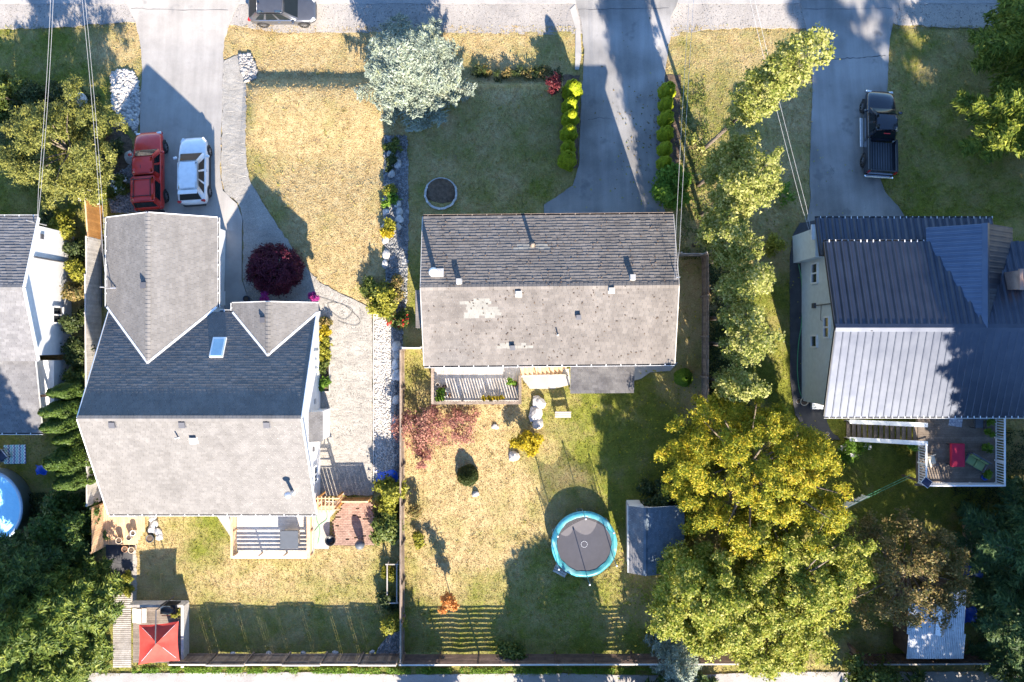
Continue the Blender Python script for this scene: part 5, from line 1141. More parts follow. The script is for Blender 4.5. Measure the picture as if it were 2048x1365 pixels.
# clothes line with washing
c0, c1 = Vector(W(1672, 1027, 1.9)), Vector(W(1820, 953, 3.0)); cl = empty('clothes_line', (c0.x, c0.y, 0), 0, 'green clothes line running from the trees to the railed deck', 'clothes line')
for s in (-.06, .06): MB().tube([c0.lerp(c1, t/8)+Vector((0, s*1.6, -.12*math.sin(math.pi*t/8)+s)) for t in range(9)], .013, 5).build('line', M['hose'], cl)
k_ = MB(); k_.tube([(c0.x-.1, c0.y-.05, 0), (c0.x-.1, c0.y-.05, 2.0)], .05, 8); k_.build('post', M['wgrey'], cl)
def laundry(name, label, t0, t1, drop):
    V = []; n = 14
    for i in range(n+1):
        t = t0+(t1-t0)*i/n; p = c0.lerp(c1, t)+Vector((0, -.09, -.12*math.sin(math.pi*t)-.05)); wob = .12*math.sin(i*1.3)+.06*math.sin(i*2.9)
        for j in range(5): V.append(p+Vector((wob*.3*j/4+.05*j/4, -.20*j/4+wob*j/4, -drop*j/4)))
    o = mesh_obj(name, V, [(5*i+j, 5*i+5+j, 5*i+6+j, 5*i+1+j) for i in range(n) for j in range(4)], M['linen'], None, True); sm = o.modifiers.new('thick', 'SOLIDIFY'); sm.thickness = .012; tag(o, label, 'laundry')
laundry('hanging_sheet', 'long white sheet hanging nearest the trees on the line', .04, .33, 1.5); laundry('hanging_towel', 'shorter white towel hanging beside the long sheet', .35, .50, 1.2)
# lumber, tarps
lp = g(1936, 1076)
for i in range(6):
    x, y, _ = g(1926+i*5.2, 1076+random.uniform(-5, 5)); o = MB().box((x, y, .12+.02*(i % 2)), (.14, 3.0+random.uniform(-.2, .2), .12), random.gauss(0, .008)).build('lumber', M['wgrey'] if i % 2 else M['cedar'])
    tag(o, ORD[i]+' timber from the lawn side in the shaded lumber pile', 'lumber', 'timbers stacked by the dark conifers')
def tarp(label, px, py, rx, ry, h, mat=None):
    x, y, z = g(px, py); n = 14; V = []
    for i in range(n+1):
        for j in range(n+1):
            a, b = 2*i/n-1, 2*j/n-1; r2 = math.hypot(a, b); V.append((x+a*rx*(1+.12*math.sin(5*b+px)), y+b*ry*(1+.12*math.sin(4*a)), z+max(0, 1-r2**2)*h*(.75+.35*math.sin(4*a+3*b+px))+.03+.03*random.random()))
    o = mesh_obj('tarp', V, [(i*(n+1)+j, (i+1)*(n+1)+j, (i+1)*(n+1)+j+1, i*(n+1)+j+1) for i in range(n) for j in range(n)], mat or M['blue'], None, True); tag(o, label, 'tarp'); return o
tarp('bright blue tarp bundled against the divider fence', 776, 958, .75, .55, .6); tarp('blue tarp showing beside the timber pile', 1946, 1138, .6, .6, .5); tarp('small blue tarp next to the tin roofed shed', 1940, 1230, .4, .5, .5); tarp('blue cover lying beside the pool', 84, 940, .35, .3, .3)
# arbour gate and low cedar fence at the end of the gravel yard
ar = empty('cedar_arbour', g(668, 995), 0, 'cedar arbour gate with lattice top at the gravel yard end', 'arbour'); p = Vector(g(650, 994)); q = Vector(g(686, 994))
for s, c in ((0, p), (1, q)):
    for dy in (-.3, .3): bx('post', ar, M['cedar_o'], c+Vector((0, dy, 1.1)), (.09, .09, 2.2))
    for j in range(6): bx('lattice', ar, M['cedar'], c+Vector((0, 0, .3+j*.34)), (.03, .55, .05))
    bx('lattice', ar, M['cedar'], c+Vector((0, 0, 1.1)), (.03, .05, 2.0))
for dy in (-.34, .34): bx('beam', ar, M['cedar'], (p+q)/2+Vector((0, dy, 2.22)), (1.7, .06, .14))
for j in range(5): bx('lattice', ar, M['cedar'], p.lerp(q, (j+.5)/5)+Vector((0, 0, 2.3)), (.06, .95, .06))
for j in range(3): bx('gate_rail', ar, M['cedar'], (p+q)/2+Vector((0, -.3, 1.4+j*.3)), (1.05, .04, .05))
for j in range(5): bx('gate_board', ar, M['cedar'], p.lerp(q, (j+.5)/5)+Vector((0, -.32, .75)), (.18, .025, 1.2))
fence('cedar_fence', 'low orange cedar fence beside the arbour gate', (692,996), (744,996), 1.3, .3, .01, M['cedar_o'], 1.7, cap=M['cedar'])
fence('cedar_fence', 'narrow cedar panel between the house wall and the arbour', (634,996), (648,996), 1.4, .14, .01, M['cedar_o'], .6)
# trellis frame against the divider fence
tl = empty('timber_trellis', g(797, 1160), 0, 'grey timber bench frame standing along the divider fence', 'trellis'); p, q = Vector(g(794, 1122)), Vector(g(794, 1198))
for c in (p, q):
    for dx in (-.5, .1): bx('post', tl, M['wpale'], c+Vector((dx, 0, .4)), (.07, .07, .8))
    bx('crosspiece', tl, M['wgrey'], c+Vector((-.2, 0, .82)), (.8, .07, .05))
for dx in (-.5, .1): bx('rail', tl, M['wgrey'], (p+q)/2+Vector((dx, 0, .77)), (.07, (p-q).length, .05))
# garden bench on the back lawn
x, y, _ = g(1125, 829); bn = empty('garden_bench', (x, y, 0), 0, 'weathered grey bench standing on the green back lawn', 'bench')
for i in range(3): bx('slat', bn, M['wgrey'], (x, y-.12+i*.13, .44), (1.0, .11, .03))
bx('backrest', bn, M['wgrey'], (x, y+.22, .72), (1.0, .03, .4))
for s in (-1, 1):
    bx('leg', bn, M['wgrey'], (x+s*.42, y-.12, .22), (.06, .06, .44)); bx('leg', bn, M['wgrey'], (x+s*.42, y+.2, .44), (.06, .06, .88))
# fire bowl and stool on the brick patio
x, y, _ = g(664, 1078); k_ = MB(); k_.lathe((x, y, .05), [(.15,0),(.3,.2),(.34,.45),(.30,.46),(.26,.25),(.02,.2)], 16); tag(k_.build('fire_bowl', M['black'], None, True), 'black fire bowl beside the brick patio', 'fire bowl')
x, y, _ = g(724, 1084); k_ = MB(); k_.lathe((x, y, .05), [(.14,0),(.28,.45),(.30,.75),(.22,.95),(.03,1.0)], 14); tag(k_.build('kettle_grill', M['slate'], None, True), 'covered grey kettle grill at the corner of the brick patio', 'grill')
# round bed with stone ring
c = g(882, 388); rb = empty('ring_bed', c, 0, 'round planting bed edged with a ring of pale stones on the shaded lawn', 'flower bed'); k_ = MB(); k_.lathe((c[0], c[1], c[2]-.1), [(.98,0),(.98,.16),(.5,.22),(.01,.24)], 40); k_.build('soil', M['soil'], rb, True)
for i in range(34):
    a = i*math.tau/34; rr = 1.0+random.uniform(-.02, .02); p = (c[0]+rr*math.cos(a), c[1]+rr*math.sin(a)); blkc = MB().box((p[0], p[1], float(T(*p))+.07), (.13, .175, .16), a); blkc.build('stone', M['boulder'], rb)
# ladder by the boundary fence
x, y, _ = g(212, 540); la = empty('ladder', (x, y, 0), 0, 'dark extension ladder lying between the garage wall and the fence', 'ladder')
for s in (-.2, .2): bx('stile', la, M['lead'], (x+.15+s, y, .35), (.05, 4.8, .09))
for i in range(15): bx('rung', la, M['lead'], (x+.15, y-2.2+i*.31, .35), (.38, .035, .035))
# hoses
def hose(label, pts, mat, r=.018, z=.05):
    P = [Vector(g(*p, z)) for p in pts]; Q = []
    for i in range(len(P)-1):
        p0_, p1_, p2_, p3_ = P[max(i-1, 0)], P[i], P[i+1], P[min(i+2, len(P)-1)]
        for k in range(6):
            t = k/6; Q.append(.5*((2*p1_)+(p2_-p0_)*t+(2*p0_-5*p1_+4*p2_-p3_)*t*t+(3*p1_-p0_-3*p2_+p3_)*t**3))
    Q.append(P[-1]); tag(MB().tube(Q, r, 6).build('garden_hose', mat, None, True), label, 'hose')
hose('dark hose looping over the gravel in front of the entry', [(640,595),(668,604),(690,612),(706,622),(690,640),(668,628),(656,612),(664,606),(690,612),(720,640),(712,652),(690,648),(676,642)], M['wire_d'], .009, .07)
hose('pale green hose coiled on the side patio', [(630,1062),(640,1050),(654,1038),(652,1020),(642,1016),(634,1024),(634,1040),(640,1060),(636,1088)], M['hose'], .022)
hose('green hose running down the dark side path', [(1596,528),(1602,560),(1604,610),(1602,650),(1596,690),(1594,740),(1598,780),(1606,800)], M['hose'], .03, .07)
# overhead service wires
def wires(label, a, b, za, zb, n=2, mat=None, r=.008, sag=.5):
    A, B = Vector(W(*a, za)), Vector(W(*b, zb)); o = empty('service_wire', (B.x, B.y, 0), 0, label, 'overhead wire')
    for s in range(n):
        off = Vector((.22*(s-(n-1)/2), 0, .12*s)); MB().tube([A.lerp(B, t/14)+off*(1 if t < 14 else .3)-Vector((0,0,sag*math.sin(math.pi*t/14))) for t in range(15)], r, 5).build('strand', mat or M['wire'], o)
wires('overhead wires reaching the white gable house', (112,-420), (76,436), 7.5, 4.9, 2)
wires('overhead wires crossing the pine to the garage wing', (120,-420), (214,574), 7.5, 3.95, 2)
wires('overhead wires above the golden cedar row to the long house', (1412,-420), (1351,560), 8.0, 6.1, 2)
wires('overhead wires through the poplars to the metal roofed house', (1412,-420), (1622,470), 8.0, 3.6, 2)
# boulders
def boulder(label, px, py, rx, ry, rz, mat=None, group=None):
    x, y, z = g(px, py); bm = bmesh.new(); bmesh.ops.create_icosphere(bm, subdivisions=2, radius=1)
    for v_ in bm.verts:
        q = v_.co.copy(); f_ = px*.37+py*.71; q *= 1+.22*math.sin(2.3*q.x+f_)*math.cos(1.9*q.y-f_)+.12*math.sin(5*q.z+3*q.x+f_)+random.uniform(-.05, .05); v_.co = Vector((x+q.x*rx*1.2, y+q.y*ry*1.2, z+rz*.35+q.z*rz))
    V = [tuple(v_.co) for v_ in bm.verts]; bm.verts.index_update(); Fc = [tuple(v_.index for v_ in f.verts) for f in bm.faces]; bm.free()
    o = mesh_obj('boulder', V, Fc, mat or M['boulder'], None, False); tag(o, label, 'boulder', group); return o
GB = 'boulders along the foot of the divider fence'
for i, (px_, py_, rx, ry, rz) in enumerate([(792,694,.28,.30,.3),(793,710,.24,.26,.28),(792,730,.24,.36,.3),(794,752,.30,.32,.32),(792,800,.22,.25,.25),(790,842,.22,.2,.2)]): boulder(ORD[i]+' rounded grey boulder from the top along the divider fence foot', px_, py_, rx, ry, rz, None, GB)
for i, (px_, py_) in enumerate(((773,405),(772,425),(771,455),(771,480),(772,510),(771,530),(796,410),(798,425),(799,440),(797,455),(780,310),(796,330),(783,350),(776,378))): boulder(('%s pale stone from the top edging the lawn side of the rock bed' % ORD[i]) if i < 6 else ('%s pale stone of the group in the middle of the rock bed' % ORD[i-6]), px_, py_, random.uniform(.16,.26), random.uniform(.16,.28), .2, M['wstone'], 'stones edging the rock bed')
boulder('white boulder nearest the weathered deck stairs', 1076, 806, .36, .38, .34, M['wstone']); boulder('flat topped white boulder in the middle of the row by the yellow shrub', 1070, 828, .36, .44, .32, M['wstone']); boulder('white boulder at the lower end of the row by the yellow shrub', 1075, 848, .32, .32, .3, M['wstone'])
boulder('white stone next to the yellow shrub', 1027, 912, .3, .28, .3, M['wstone']); boulder('small white stone below the round dark bush', 951, 988, .2, .16, .18, M['wstone']); boulder('small pale stone by the red leaved shrub', 990, 854, .18, .14, .12, M['wstone'])
boulder('square grey boulder under the pine by the lawn edge', 163, 203, .35, .45, .4); boulder('flat grey boulder beside the square one under the pine', 135, 197, .45, .3, .3); boulder('grey boulder at the lower tip of the white rock heap', 243, 246, .3, .25, .25); boulder('grey boulder beside the red pickup hood', 262, 318, .3, .35, .3)
for i, (px_, py_) in enumerate(((465,1307),(538,1306),(607,1306),(670,1305),(745,1304))): boulder(ORD[i]+' small white stone along the foot of the alley board fence', px_, py_, .16, .10, .12, M['wstone'], 'stones along the alley fence')
for i, (px_, py_, r_) in enumerate(((305,1036,.22),(308,1048,.25),(304,1060,.22),(316,1064,.2),(320,1074,.2))): boulder(ORD[i]+' white rock from the house in the small heap at its corner', px_, py_, r_, r_, .18, M['wstone'], 'rock heap by the house corner')
# rock edging along the gravel yard and planting bed kerb
eg = empty('timber_edging', g(747, 800), 0, 'thin timber edging between gravel yard and white rocks', 'edging')
p, q = g(747.5, 622), g(747.5, 985)
for i in range(5): bx('board', eg, M['wpale'], (p[0], p[1]+(q[1]-p[1])*(i+.5)/5, .06), (.05, abs(q[1]-p[1])/5-.02, .12))
eb = empty('bed_edging', g(652, 710), 0, 'white kerb edging round the narrow bed at the east wall', 'edging'); p, q = g(660, 636), g(660, 784)
bx('kerb', eb, M['concrete'], (p[0], (p[1]+q[1])/2, .06), (.09, p[1]-q[1], .14)); bx('kerb', eb, M['concrete'], (p[0]-.26, q[1], .06), (.45, .09, .14))
so_ = drape('planting_bed', [(642,637),(658,637),(658,783),(642,783)], M['soil'], .045, .4)

# cracks across the driveways
def crack(drive, pts, w=.018):
    P = [Vector(g(*p, .0455)) for p in pts]; Q = []
    for i in range(len(P)-1):
        for k in range(5): Q.append(P[i].lerp(P[i+1], k/5)+Vector((random.uniform(-.04, .04), random.uniform(-.04, .04), 0)))
    V = []
    for q in Q: ww = w*random.uniform(.5, 1.6); zq = float(T(q.x, q.y))+.046; V += [(q.x, q.y-ww, zq), (q.x, q.y+ww, zq)]
    mesh_obj('crack', V, [(2*i, 2*i+2, 2*i+3, 2*i+1) for i in range(len(Q)-1)], M['path_dark'], bpy.data.objects[drive])
crack('driveway.002', [(1646,118),(1670,119),(1700,117),(1730,116),(1760,113),(1774,112)]); crack('driveway.002', [(1606,18),(1680,19),(1760,17),(1790,18)], .012); crack('driveway.002', [(1660,330),(1668,345),(1662,360)], .012)
crack('driveway.001', [(1155,20),(1220,19),(1290,18),(1350,18)], .012); crack('driveway', [(262,18),(320,20),(400,22),(470,20)], .012); crack('driveway.001', [(1175,240),(1200,236),(1230,240)], .01)
# ================================================================ vegetation
LM = {}
LM['spruce_blue'] = leafmat('blue_spruce_needles', [(.07,.09,.055),(.19,.235,.18),(.34,.385,.315),(.24,.26,.08)], .15)
LM['pine'] = leafmat('pine_needles', [(.04,.055,.012),(.14,.15,.03),(.30,.28,.065)], .2)
LM['conifer'] = leafmat('dark_conifer_needles', [(.02,.045,.016),(.06,.10,.024),(.15,.20,.04)], .25)
LM['fir'] = leafmat('fir_needles', [(.025,.055,.012),(.09,.135,.02),(.27,.30,.05)], .25)
LM['fir_b'] = leafmat('bright_fir_needles', [(.04,.075,.012),(.15,.20,.025),(.36,.38,.06)], .3)
LM['fir_d'] = leafmat('deep_fir_needles', [(.022,.06,.026),(.07,.125,.042),(.15,.21,.06)], .3)
LM['cedar'] = leafmat('thuja_sprays', [(.020,.042,.008),(.05,.09,.014),(.10,.145,.02)], .2)
LM['lime'] = leafmat('golden_thuja_sprays', [(.12,.17,.008),(.26,.32,.012),(.42,.44,.02)], .25)
LM['poplar'] = leafmat('poplar_leaves', [(.07,.10,.014),(.18,.21,.03),(.36,.355,.10),(.52,.48,.22)], .42)
LM['golden'] = leafmat('golden_leaves', [(.055,.10,.008),(.20,.23,.016),(.44,.38,.025),(.64,.44,.05)], .42)
LM['maple'] = leafmat('maple_leaves', [(.065,.11,.010),(.18,.23,.02),(.37,.365,.06),(.55,.50,.16)], .42)
LM['rust'] = leafmat('rusty_leaves', [(.05,.055,.015),(.12,.115,.03),(.24,.16,.06),(.18,.18,.04)], .3)
LM['purple'] = leafmat('purple_maple_leaves', [(.035,.005,.012),(.075,.009,.022),(.13,.018,.035)], .2)
LM['barberry'] = leafmat('red_leaves', [(.04,.006,.010),(.09,.012,.018),(.14,.022,.025)], .2)
LM['pinkmaple'] = leafmat('rose_red_leaves', [(.20,.07,.065),(.35,.15,.12),(.42,.26,.16)], .35)
LM['orange'] = leafmat('orange_leaves', [(.40,.12,.02),(.55,.22,.05),(.60,.32,.12)], .35)
LM['yellow'] = leafmat('yellow_leaves', [(.18,.15,.01),(.40,.30,.012),(.52,.42,.03)], .35)
LM['shrub'] = leafmat('shrub_leaves', [(.03,.055,.012),(.09,.125,.022),(.20,.21,.045)], .3)
LM['shrub_y'] = leafmat('yellow_green_leaves', [(.09,.10,.012),(.22,.22,.022),(.38,.34,.05)], .3)
LM['shrub_d'] = leafmat('dark_shrub_leaves', [(.015,.028,.010),(.04,.06,.016),(.085,.105,.025)], .25)
LM['bright'] = leafmat('bright_green_leaves', [(.06,.13,.012),(.12,.22,.02),(.20,.30,.035)], .35)
LM['redflower'] = leafmat('red_petals', [(.45,.02,.02),(.60,.05,.04)], .3)
LM['magenta'] = leafmat('magenta_petals', [(.22,.012,.13),(.36,.04,.22)], .3)
LM['whiteflower'] = leafmat('white_petals', [(.65,.62,.58),(.8,.78,.74)], .3)
def unit(v): return v/np.maximum(np.linalg.norm(v, axis=-1, keepdims=True), 1e-9)
def leaves(Cn, size, rng, up=.5, out=None, aspect=1.7, axis=None, var=.35):
    """diamond leaf faces at points Cn; axis: preferred long direction"""
    n = len(Cn); nr = rng.normal(size=(n, 3)); nr[:, 2] += up*2
    if out is not None: nr += out
    nr = unit(nr); a = rng.normal(size=(n, 3)) if axis is None else axis+rng.normal(size=(n, 3))*.35
    a = unit(a-nr*np.sum(a*nr, 1, keepdims=True)); b = np.cross(nr, a); s = (size*(1+rng.uniform(-var, var, n)))[:, None]
    V = np.stack([Cn-a*s*.45-b*s*.62/aspect, Cn-a*s*.45+b*s*.62/aspect, Cn+a*s*.6+nr*s*.05], 1)
    return V.reshape(-1, 3), np.arange(n*3).reshape(-1, 3)
def lumpy(d, rng, k=7, amp=.28):
    """direction dependent radius: uneven crown outline"""
    q = unit(rng.normal(size=(k, 3))); w = rng.uniform(-1, 1, k); s = np.zeros(len(d))
    for i in range(k): s += w[i]*np.exp(-(1-d@q[i])*5)
    return 1+amp*s
def plant_root(name, label, cat, base, group=None): return empty(name, base, 0, label, cat, group)
def broadleaf(name, label, base, h, r, mat, rng, crown_lo=.25, clumps=150, per=55, size=.19, sig=.28, trunk_r=.14, rz=None, bark='bark', group=None, cat='tree', up=.5, fill=.5, lumps=.3, aspect=1.6, limbs=16, flowers=None, lean=(0, 0), dome=1.0, inner=.35, boughs=None, rbk=None, stretch=.8, ow=.75):
    base = np.array(base); root = plant_root(name, label, cat, tuple(base), group); rng = np.random.default_rng(rng)
    cz = h*(crown_lo+1)/2; rzv = rz or h*(1-crown_lo)/2
    nb = boughs or max(6, clumps//5); rb = min(1.05, max(.10, r*(rbk or (.36 if nb < 30 else .24))))
    d = unit(rng.normal(size=(nb, 3))); rad = (inner+(1-inner)*rng.random(nb)**fill)*lumpy(d, rng, 9, lumps)
    bc = d*np.maximum(rad, .15)[:, None]*np.array([max(r-rb*.35, r*.5), max(r-rb*.35, r*.5), max(rzv-rb*.35, rzv*.5)]); bc[:, 2] += cz
    sub = np.repeat(np.arange(nb), max(1, clumps//nb)); clumps = len(sub); rbs = rb*rng.uniform(.7, 1.25, nb)
    od = unit(rng.normal(size=(clumps, 3))+unit(bc-np.array([0, 0, cz]))[sub]*.7+np.array([0, 0, .45]))
    c = bc[sub]+od*(rbs[sub]*rng.uniform(.45, 1.0, clumps))[:, None]*np.array([1, 1, stretch]); c[:, 2] = np.maximum(c[:, 2], .12*min(h, 2)); c[:, 0] += lean[0]*c[:, 2]/h; c[:, 1] += lean[1]*c[:, 2]/h
    per = per*2 if cat in ('shrub', 'plant', 'flowers') else per; cnt = rng.integers(int(per*.6), int(per*1.4), clumps); ci = np.repeat(np.arange(clumps), cnt)
    P = c[ci]+rng.normal(size=(len(ci), 3))*np.array([sig, sig, sig*.7])*.72
    P[:, 2] = np.maximum(P[:, 2], .03); out = unit(P-bc[sub[ci]])+.4*unit(P-np.array([0, 0, cz]))
    V, Fc = leaves(P+base, size, rng, up, out*ow, aspect, None, .5)
    cr = mesh_obj('crown', V, Fc, LM[mat] if isinstance(mat, str) else mat, root)
    k = MB(); top = np.array([lean[0], lean[1], h*.82])
    if trunk_r:
        pts = [base+top*t+np.array([math.sin(t*5)*.06*h*.1, math.cos(t*4)*.05*h*.1, 0]) for t in np.linspace(0, 1, 7)]; pts[0] = pts[0]-np.array([0, 0, .15])
        k.tube(pts, [trunk_r*(1.25-1.1*t) if t > 0 else trunk_r*1.4 for t in np.linspace(0, 1, 7)], 8)
        for i in rng.choice(clumps, min(limbs, clumps), replace=False):
            t = min(.9, max(.15, (c[i, 2]/h)*.62)); s = base+top*t; e = base+c[i]; m = (s+e)/2+np.array([0, 0, .06*h]); k.tube([s, m, e], [trunk_r*.45*(1-t*.5), trunk_r*.28, trunk_r*.08], 5, cap=False)
        k.build('trunk', M[bark], root, True)
    if flowers:
        fm, fn, fs = flowers; ii = rng.choice(len(P), fn, replace=False); ff = P[ii]*np.array([1.04, 1.04, 1.02])+base; V, Fc = leaves(np.repeat(ff, 5, 0)+rng.normal(size=(fn*5, 3))*fs*.4, fs, rng, 1.2, None, 1.2); tag(mesh_obj('flowers', V, Fc, LM[fm], root), kind='stuff')
    return root
def conifer(name, label, base, h, r, mat, seed, n_br=150, lo=.05, droop=.25, size=.2, dens=1.0, tip=.9, group=None, trunk_r=.18, shape=1.0, rise=0.0, aspect=3.0, lay=.55, twig=.42, cat='tree'):
    """whorls of drooping branches, each feathered with side twigs carrying needle sprays"""
    rng = np.random.default_rng(seed); base = np.array(base); root = plant_root(name, label, cat, tuple(base), group)
    P = []; A = []; k = MB()
    pts = [base+np.array([0, 0, h*t]) for t in np.linspace(-.02, 1, 6)]; k.tube(pts, [trunk_r*(1.1-t) for t in np.linspace(0, 1, 6)], 8)
    gold = 2.39996
    for i in range(n_br):
        t = lo+(1-lo)*((i+.5)/n_br)**.8; az = i*gold+rng.normal()*.25; prof = ((1-t)/(1-lo))**shape if shape > 0 else 1
        L = r*max(.10, prof)*rng.uniform(.72, 1.12); z0 = h*t
        dirn = np.array([math.cos(az), math.sin(az), 0]); sd = np.array([-math.sin(az), math.cos(az), 0])
        m = max(3, int(L*7*dens)); s = (np.arange(m)+.6)/m; ax = lambda q: dirn[None]*(q*L)[:, None]+np.array([0, 0, 1.])*((rise*q-droop*q**1.7*1.0+.16*q**4)*L)[:, None]+np.array([0, 0, z0])
        C0 = ax(s); tang = unit(ax(s+.02)-C0)
        if L > .5: k.tube([base+np.array([0, 0, z0]), base+ax(np.array([.5]))[0], base+ax(np.array([.92]))[0]], [.022+.014*L, .012+.006*L, .005], 4, cap=False)
        P.append(C0); A.append(tang)
        for sg in (1, -1):
            tl = twig*L*(1-s*.75)*rng.uniform(.7, 1.2, m)+.05; nn = max(2, int(max(tl)*8*dens))
            f = (np.arange(nn)+.5)/nn; td = unit(tang*lay+sd[None]*sg+rng.normal(size=(m, 3))*.12)
            Q = C0[:, None, :]+td[:, None, :]*(tl[:, None]*f[None])[..., None]; Q[..., 2] -= (tl[:, None]*f[None])**1.5*.28
            P.append(Q.reshape(-1, 3)); A.append(np.repeat(td, nn, 0))
    P = np.concatenate(P); A = np.concatenate(A); P = P+rng.normal(size=P.shape)*size*.18; out = np.concatenate([P[:, :2], np.zeros((len(P), 1))], 1)
    P[:, 2] = np.maximum(P[:, 2], .05)
    V, Fc = leaves(P+base, size, rng, 1.1, unit(out)*.5, aspect, A); mesh_obj('crown', V, Fc, LM[mat], root); k.build('trunk', M['bark'], root, True)
    return root
def columnar_cedar(name, label, base, h, r, mat, seed, n=7600, size=.13, group=None, cat='cedar', taper=.8, lump=.12):
    """dense upright thuja: vertical sprays over a spindle, with forked tips"""
    rng = np.random.default_rng(seed); base = np.array(base); root = plant_root(name, label, cat, tuple(base), group)
    nf = 26; fz = rng.random(nf)**1.1; fa = rng.uniform(0, 6.283, nf)
    t = rng.random(n)**.85; az = rng.uniform(0, 6.283, n); prof = np.minimum(1, (t+.12)*4)*np.maximum(.03, 1-t**1.9*taper-.12*(t > .93)); prof *= (1+lump*np.sin(az*5+t*9)+lump*np.sin(az*3-t*14+1))
    rr = r*prof*(.80+.22*rng.random(n)**.4); P = np.stack([np.cos(az)*rr, np.sin(az)*rr, .05+t*h*.97], 1); out = np.stack([np.cos(az), np.sin(az), np.full(n, .25)], 1)
    V, Fc = leaves(P+base, size, rng, .3, out*3, 1.9, np.stack([np.cos(az)*.5, np.sin(az)*.5, np.ones(n)], 1)); mesh_obj('foliage', V, Fc, LM[mat], root)
    k = MB(); k.tube([base-np.array([0, 0, .1]), base+np.array([0, 0, h*.8])], [.06, .02], 6); k.build('stem', M['bark'], root)
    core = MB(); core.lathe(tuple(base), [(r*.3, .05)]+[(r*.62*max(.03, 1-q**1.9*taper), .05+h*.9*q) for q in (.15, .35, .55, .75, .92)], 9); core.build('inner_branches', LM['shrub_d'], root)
    return root
# ---- blue spruce in the front
conifer('blue_spruce', 'large silver blue spruce overhanging the road shoulder', g(832, 168), 7.0, 3.75, 'spruce_blue', 5, 150, .03, .12, .18, 1.35, shape=.72, rise=.18, aspect=3.6)
# ---- pine and companions in the corner by the white gable house
broadleaf('pine_tree', 'bushy yellow green pine beside the boundary fence', g(178, 318), 5.4, 3.3, 'pine', 21, .18, 520, 84, .15, .20, .16, up=.6, lumps=.25, aspect=3.2)
broadleaf('shrub', 'dark green shrub behind the pine near the lawn edge', g(112, 218), 2.2, 1.5, 'shrub_d', 22, .05, 60, 50, .15, .22, .05, cat='shrub', limbs=6)
broadleaf('shrub', 'yellow tipped shrub beside the dark shrub at the picture edge', g(40, 208), 1.9, 1.5, 'shrub', 23, .05, 60, 50, .15, .22, .05, cat='shrub', limbs=6)
broadleaf('shrub', 'low green bush below the overhead wires', g(205, 262), 1.3, .8, 'shrub_y', 24, .05, 26, 50, .12, .18, .04, cat='shrub', limbs=4)
broadleaf('shrub', 'dark bush beside the red pickup', g(228, 300), 1.1, .7, 'shrub_d', 25, .05, 22, 50, .12, .18, .04, cat='shrub', limbs=4)
broadleaf('rose_bush', 'green bush with white flowers behind the red pickup', g(228, 382), 1.4, .9, 'shrub', 26, .05, 34, 50, .12, .2, .04, cat='shrub', limbs=5, flowers=('whiteflower', 26, .13))
broadleaf('rose_bush', 'white flowering bush at the end of the orange fence', g(204, 396), 1.5, .85, 'shrub_y', 27, .05, 34, 50, .12, .2, .04, cat='shrub', limbs=5, flowers=('whiteflower', 44, .15))
broadleaf('shrub', 'yellow leaved shrub beside the orange fence', g(152, 455), 1.8, .9, 'shrub_y', 28, .05, 34, 55, .14, .22, .05, cat='shrub', limbs=5)
broadleaf('shrub', 'dark shrub under the gable house eave', g(118, 440), 1.3, .8, 'shrub_d', 29, .05, 26, 50, .14, .22, .05, cat='shrub', limbs=5)
for i, (px_, py_, r_, m_, l_) in enumerate([(172,505,.6,'shrub_d','dark creeper shrub at the top of the shaded fence'), (172,580,.55,'rust','yellowing palm like shrub by the shaded fence'), (175,545,.5,'shrub_y','pale leaved shrub in the gap between fence and gable house'), (170,640,.65,'shrub_d','dense dark shrub halfway down the shaded fence'), (172,700,.7,'shrub_d','dark ivy mass below the halfway shrub on the shaded fence'), (172,750,.6,'shrub','green shrub just above the row of tall thujas')]):
    broadleaf('fence_shrub', l_, g(px_, py_), 1.9, r_, m_, 40+i, .03, 36, 50, .13, .2, .04, cat='shrub', limbs=4)
# ---- thujas beside the pool
for i, (px_, py_, h_, r_, l_) in enumerate([(178,778,4.6,.55,'topmost tall thuja in the row beside the gable house porch'), (176,812,5.3,.62,'second tall thuja from the top of the row'), (176,840,5.2,.62,'third tall thuja from the top of the row'), (182,868,4.2,.6,'shorter thuja in the middle of the row'), (180,906,5.0,.85,'widest thuja in the row, with a yellow tip'), (184,930,4.0,.6,'thuja next below the widest one'), (186,948,4.4,.62,'lowest thuja of the row beside the pool')]):
    columnar_cedar('thuja_tree', l_, g(px_, py_), h_, r_*1.22, 'cedar', 60+i, 9000, .13, 'thujas along the boundary', 'thuja')
broadleaf('shrub', 'dark dense cedar bush behind the cedar fence', g(165, 1035), 3.6, 1.7, 'cedar', 70, .05, 120, 60, .16, .24, .1, cat='shrub', limbs=6, lumps=.15)
# ---- conifers along the edges
conifer('conifer', 'tall dark conifer with sunlit tips next to the plank walk', g(190, 1180), 13, 2.9, 'fir', 81, 150, .04, .28, .27, 1.25, shape=.7)
conifer('conifer', 'dark conifer overhanging the pool', g(126, 1112), 13.5, 3.0, 'conifer', 82, 150, .04, .28, .27, 1.2, shape=.7)
conifer('conifer', 'sunlit conifer in the corner by the alley', g(160, 1285), 10.5, 2.9, 'fir', 83, 140, .04, .28, .27, 1.25, shape=.75)
conifer('conifer', 'conifer at the picture corner behind the pool conifer', g(52, 1250), 6.2, 3.1, 'fir', 84, 110, .04, .28, .27, 1.2, shape=.75)
conifer('conifer', 'bright green conifer standing nearest the street beyond the black pickup', g(1990, 120), 15, 3.7, 'fir_b', 85, 140, .12, .34, .29, 1.15, shape=.6)
conifer('conifer', 'bright green conifer with bare limbs beside the shaded front lawn', g(1996, 270), 14, 3.6, 'fir_b', 86, 130, .12, .34, .29, 1.15, shape=.6)
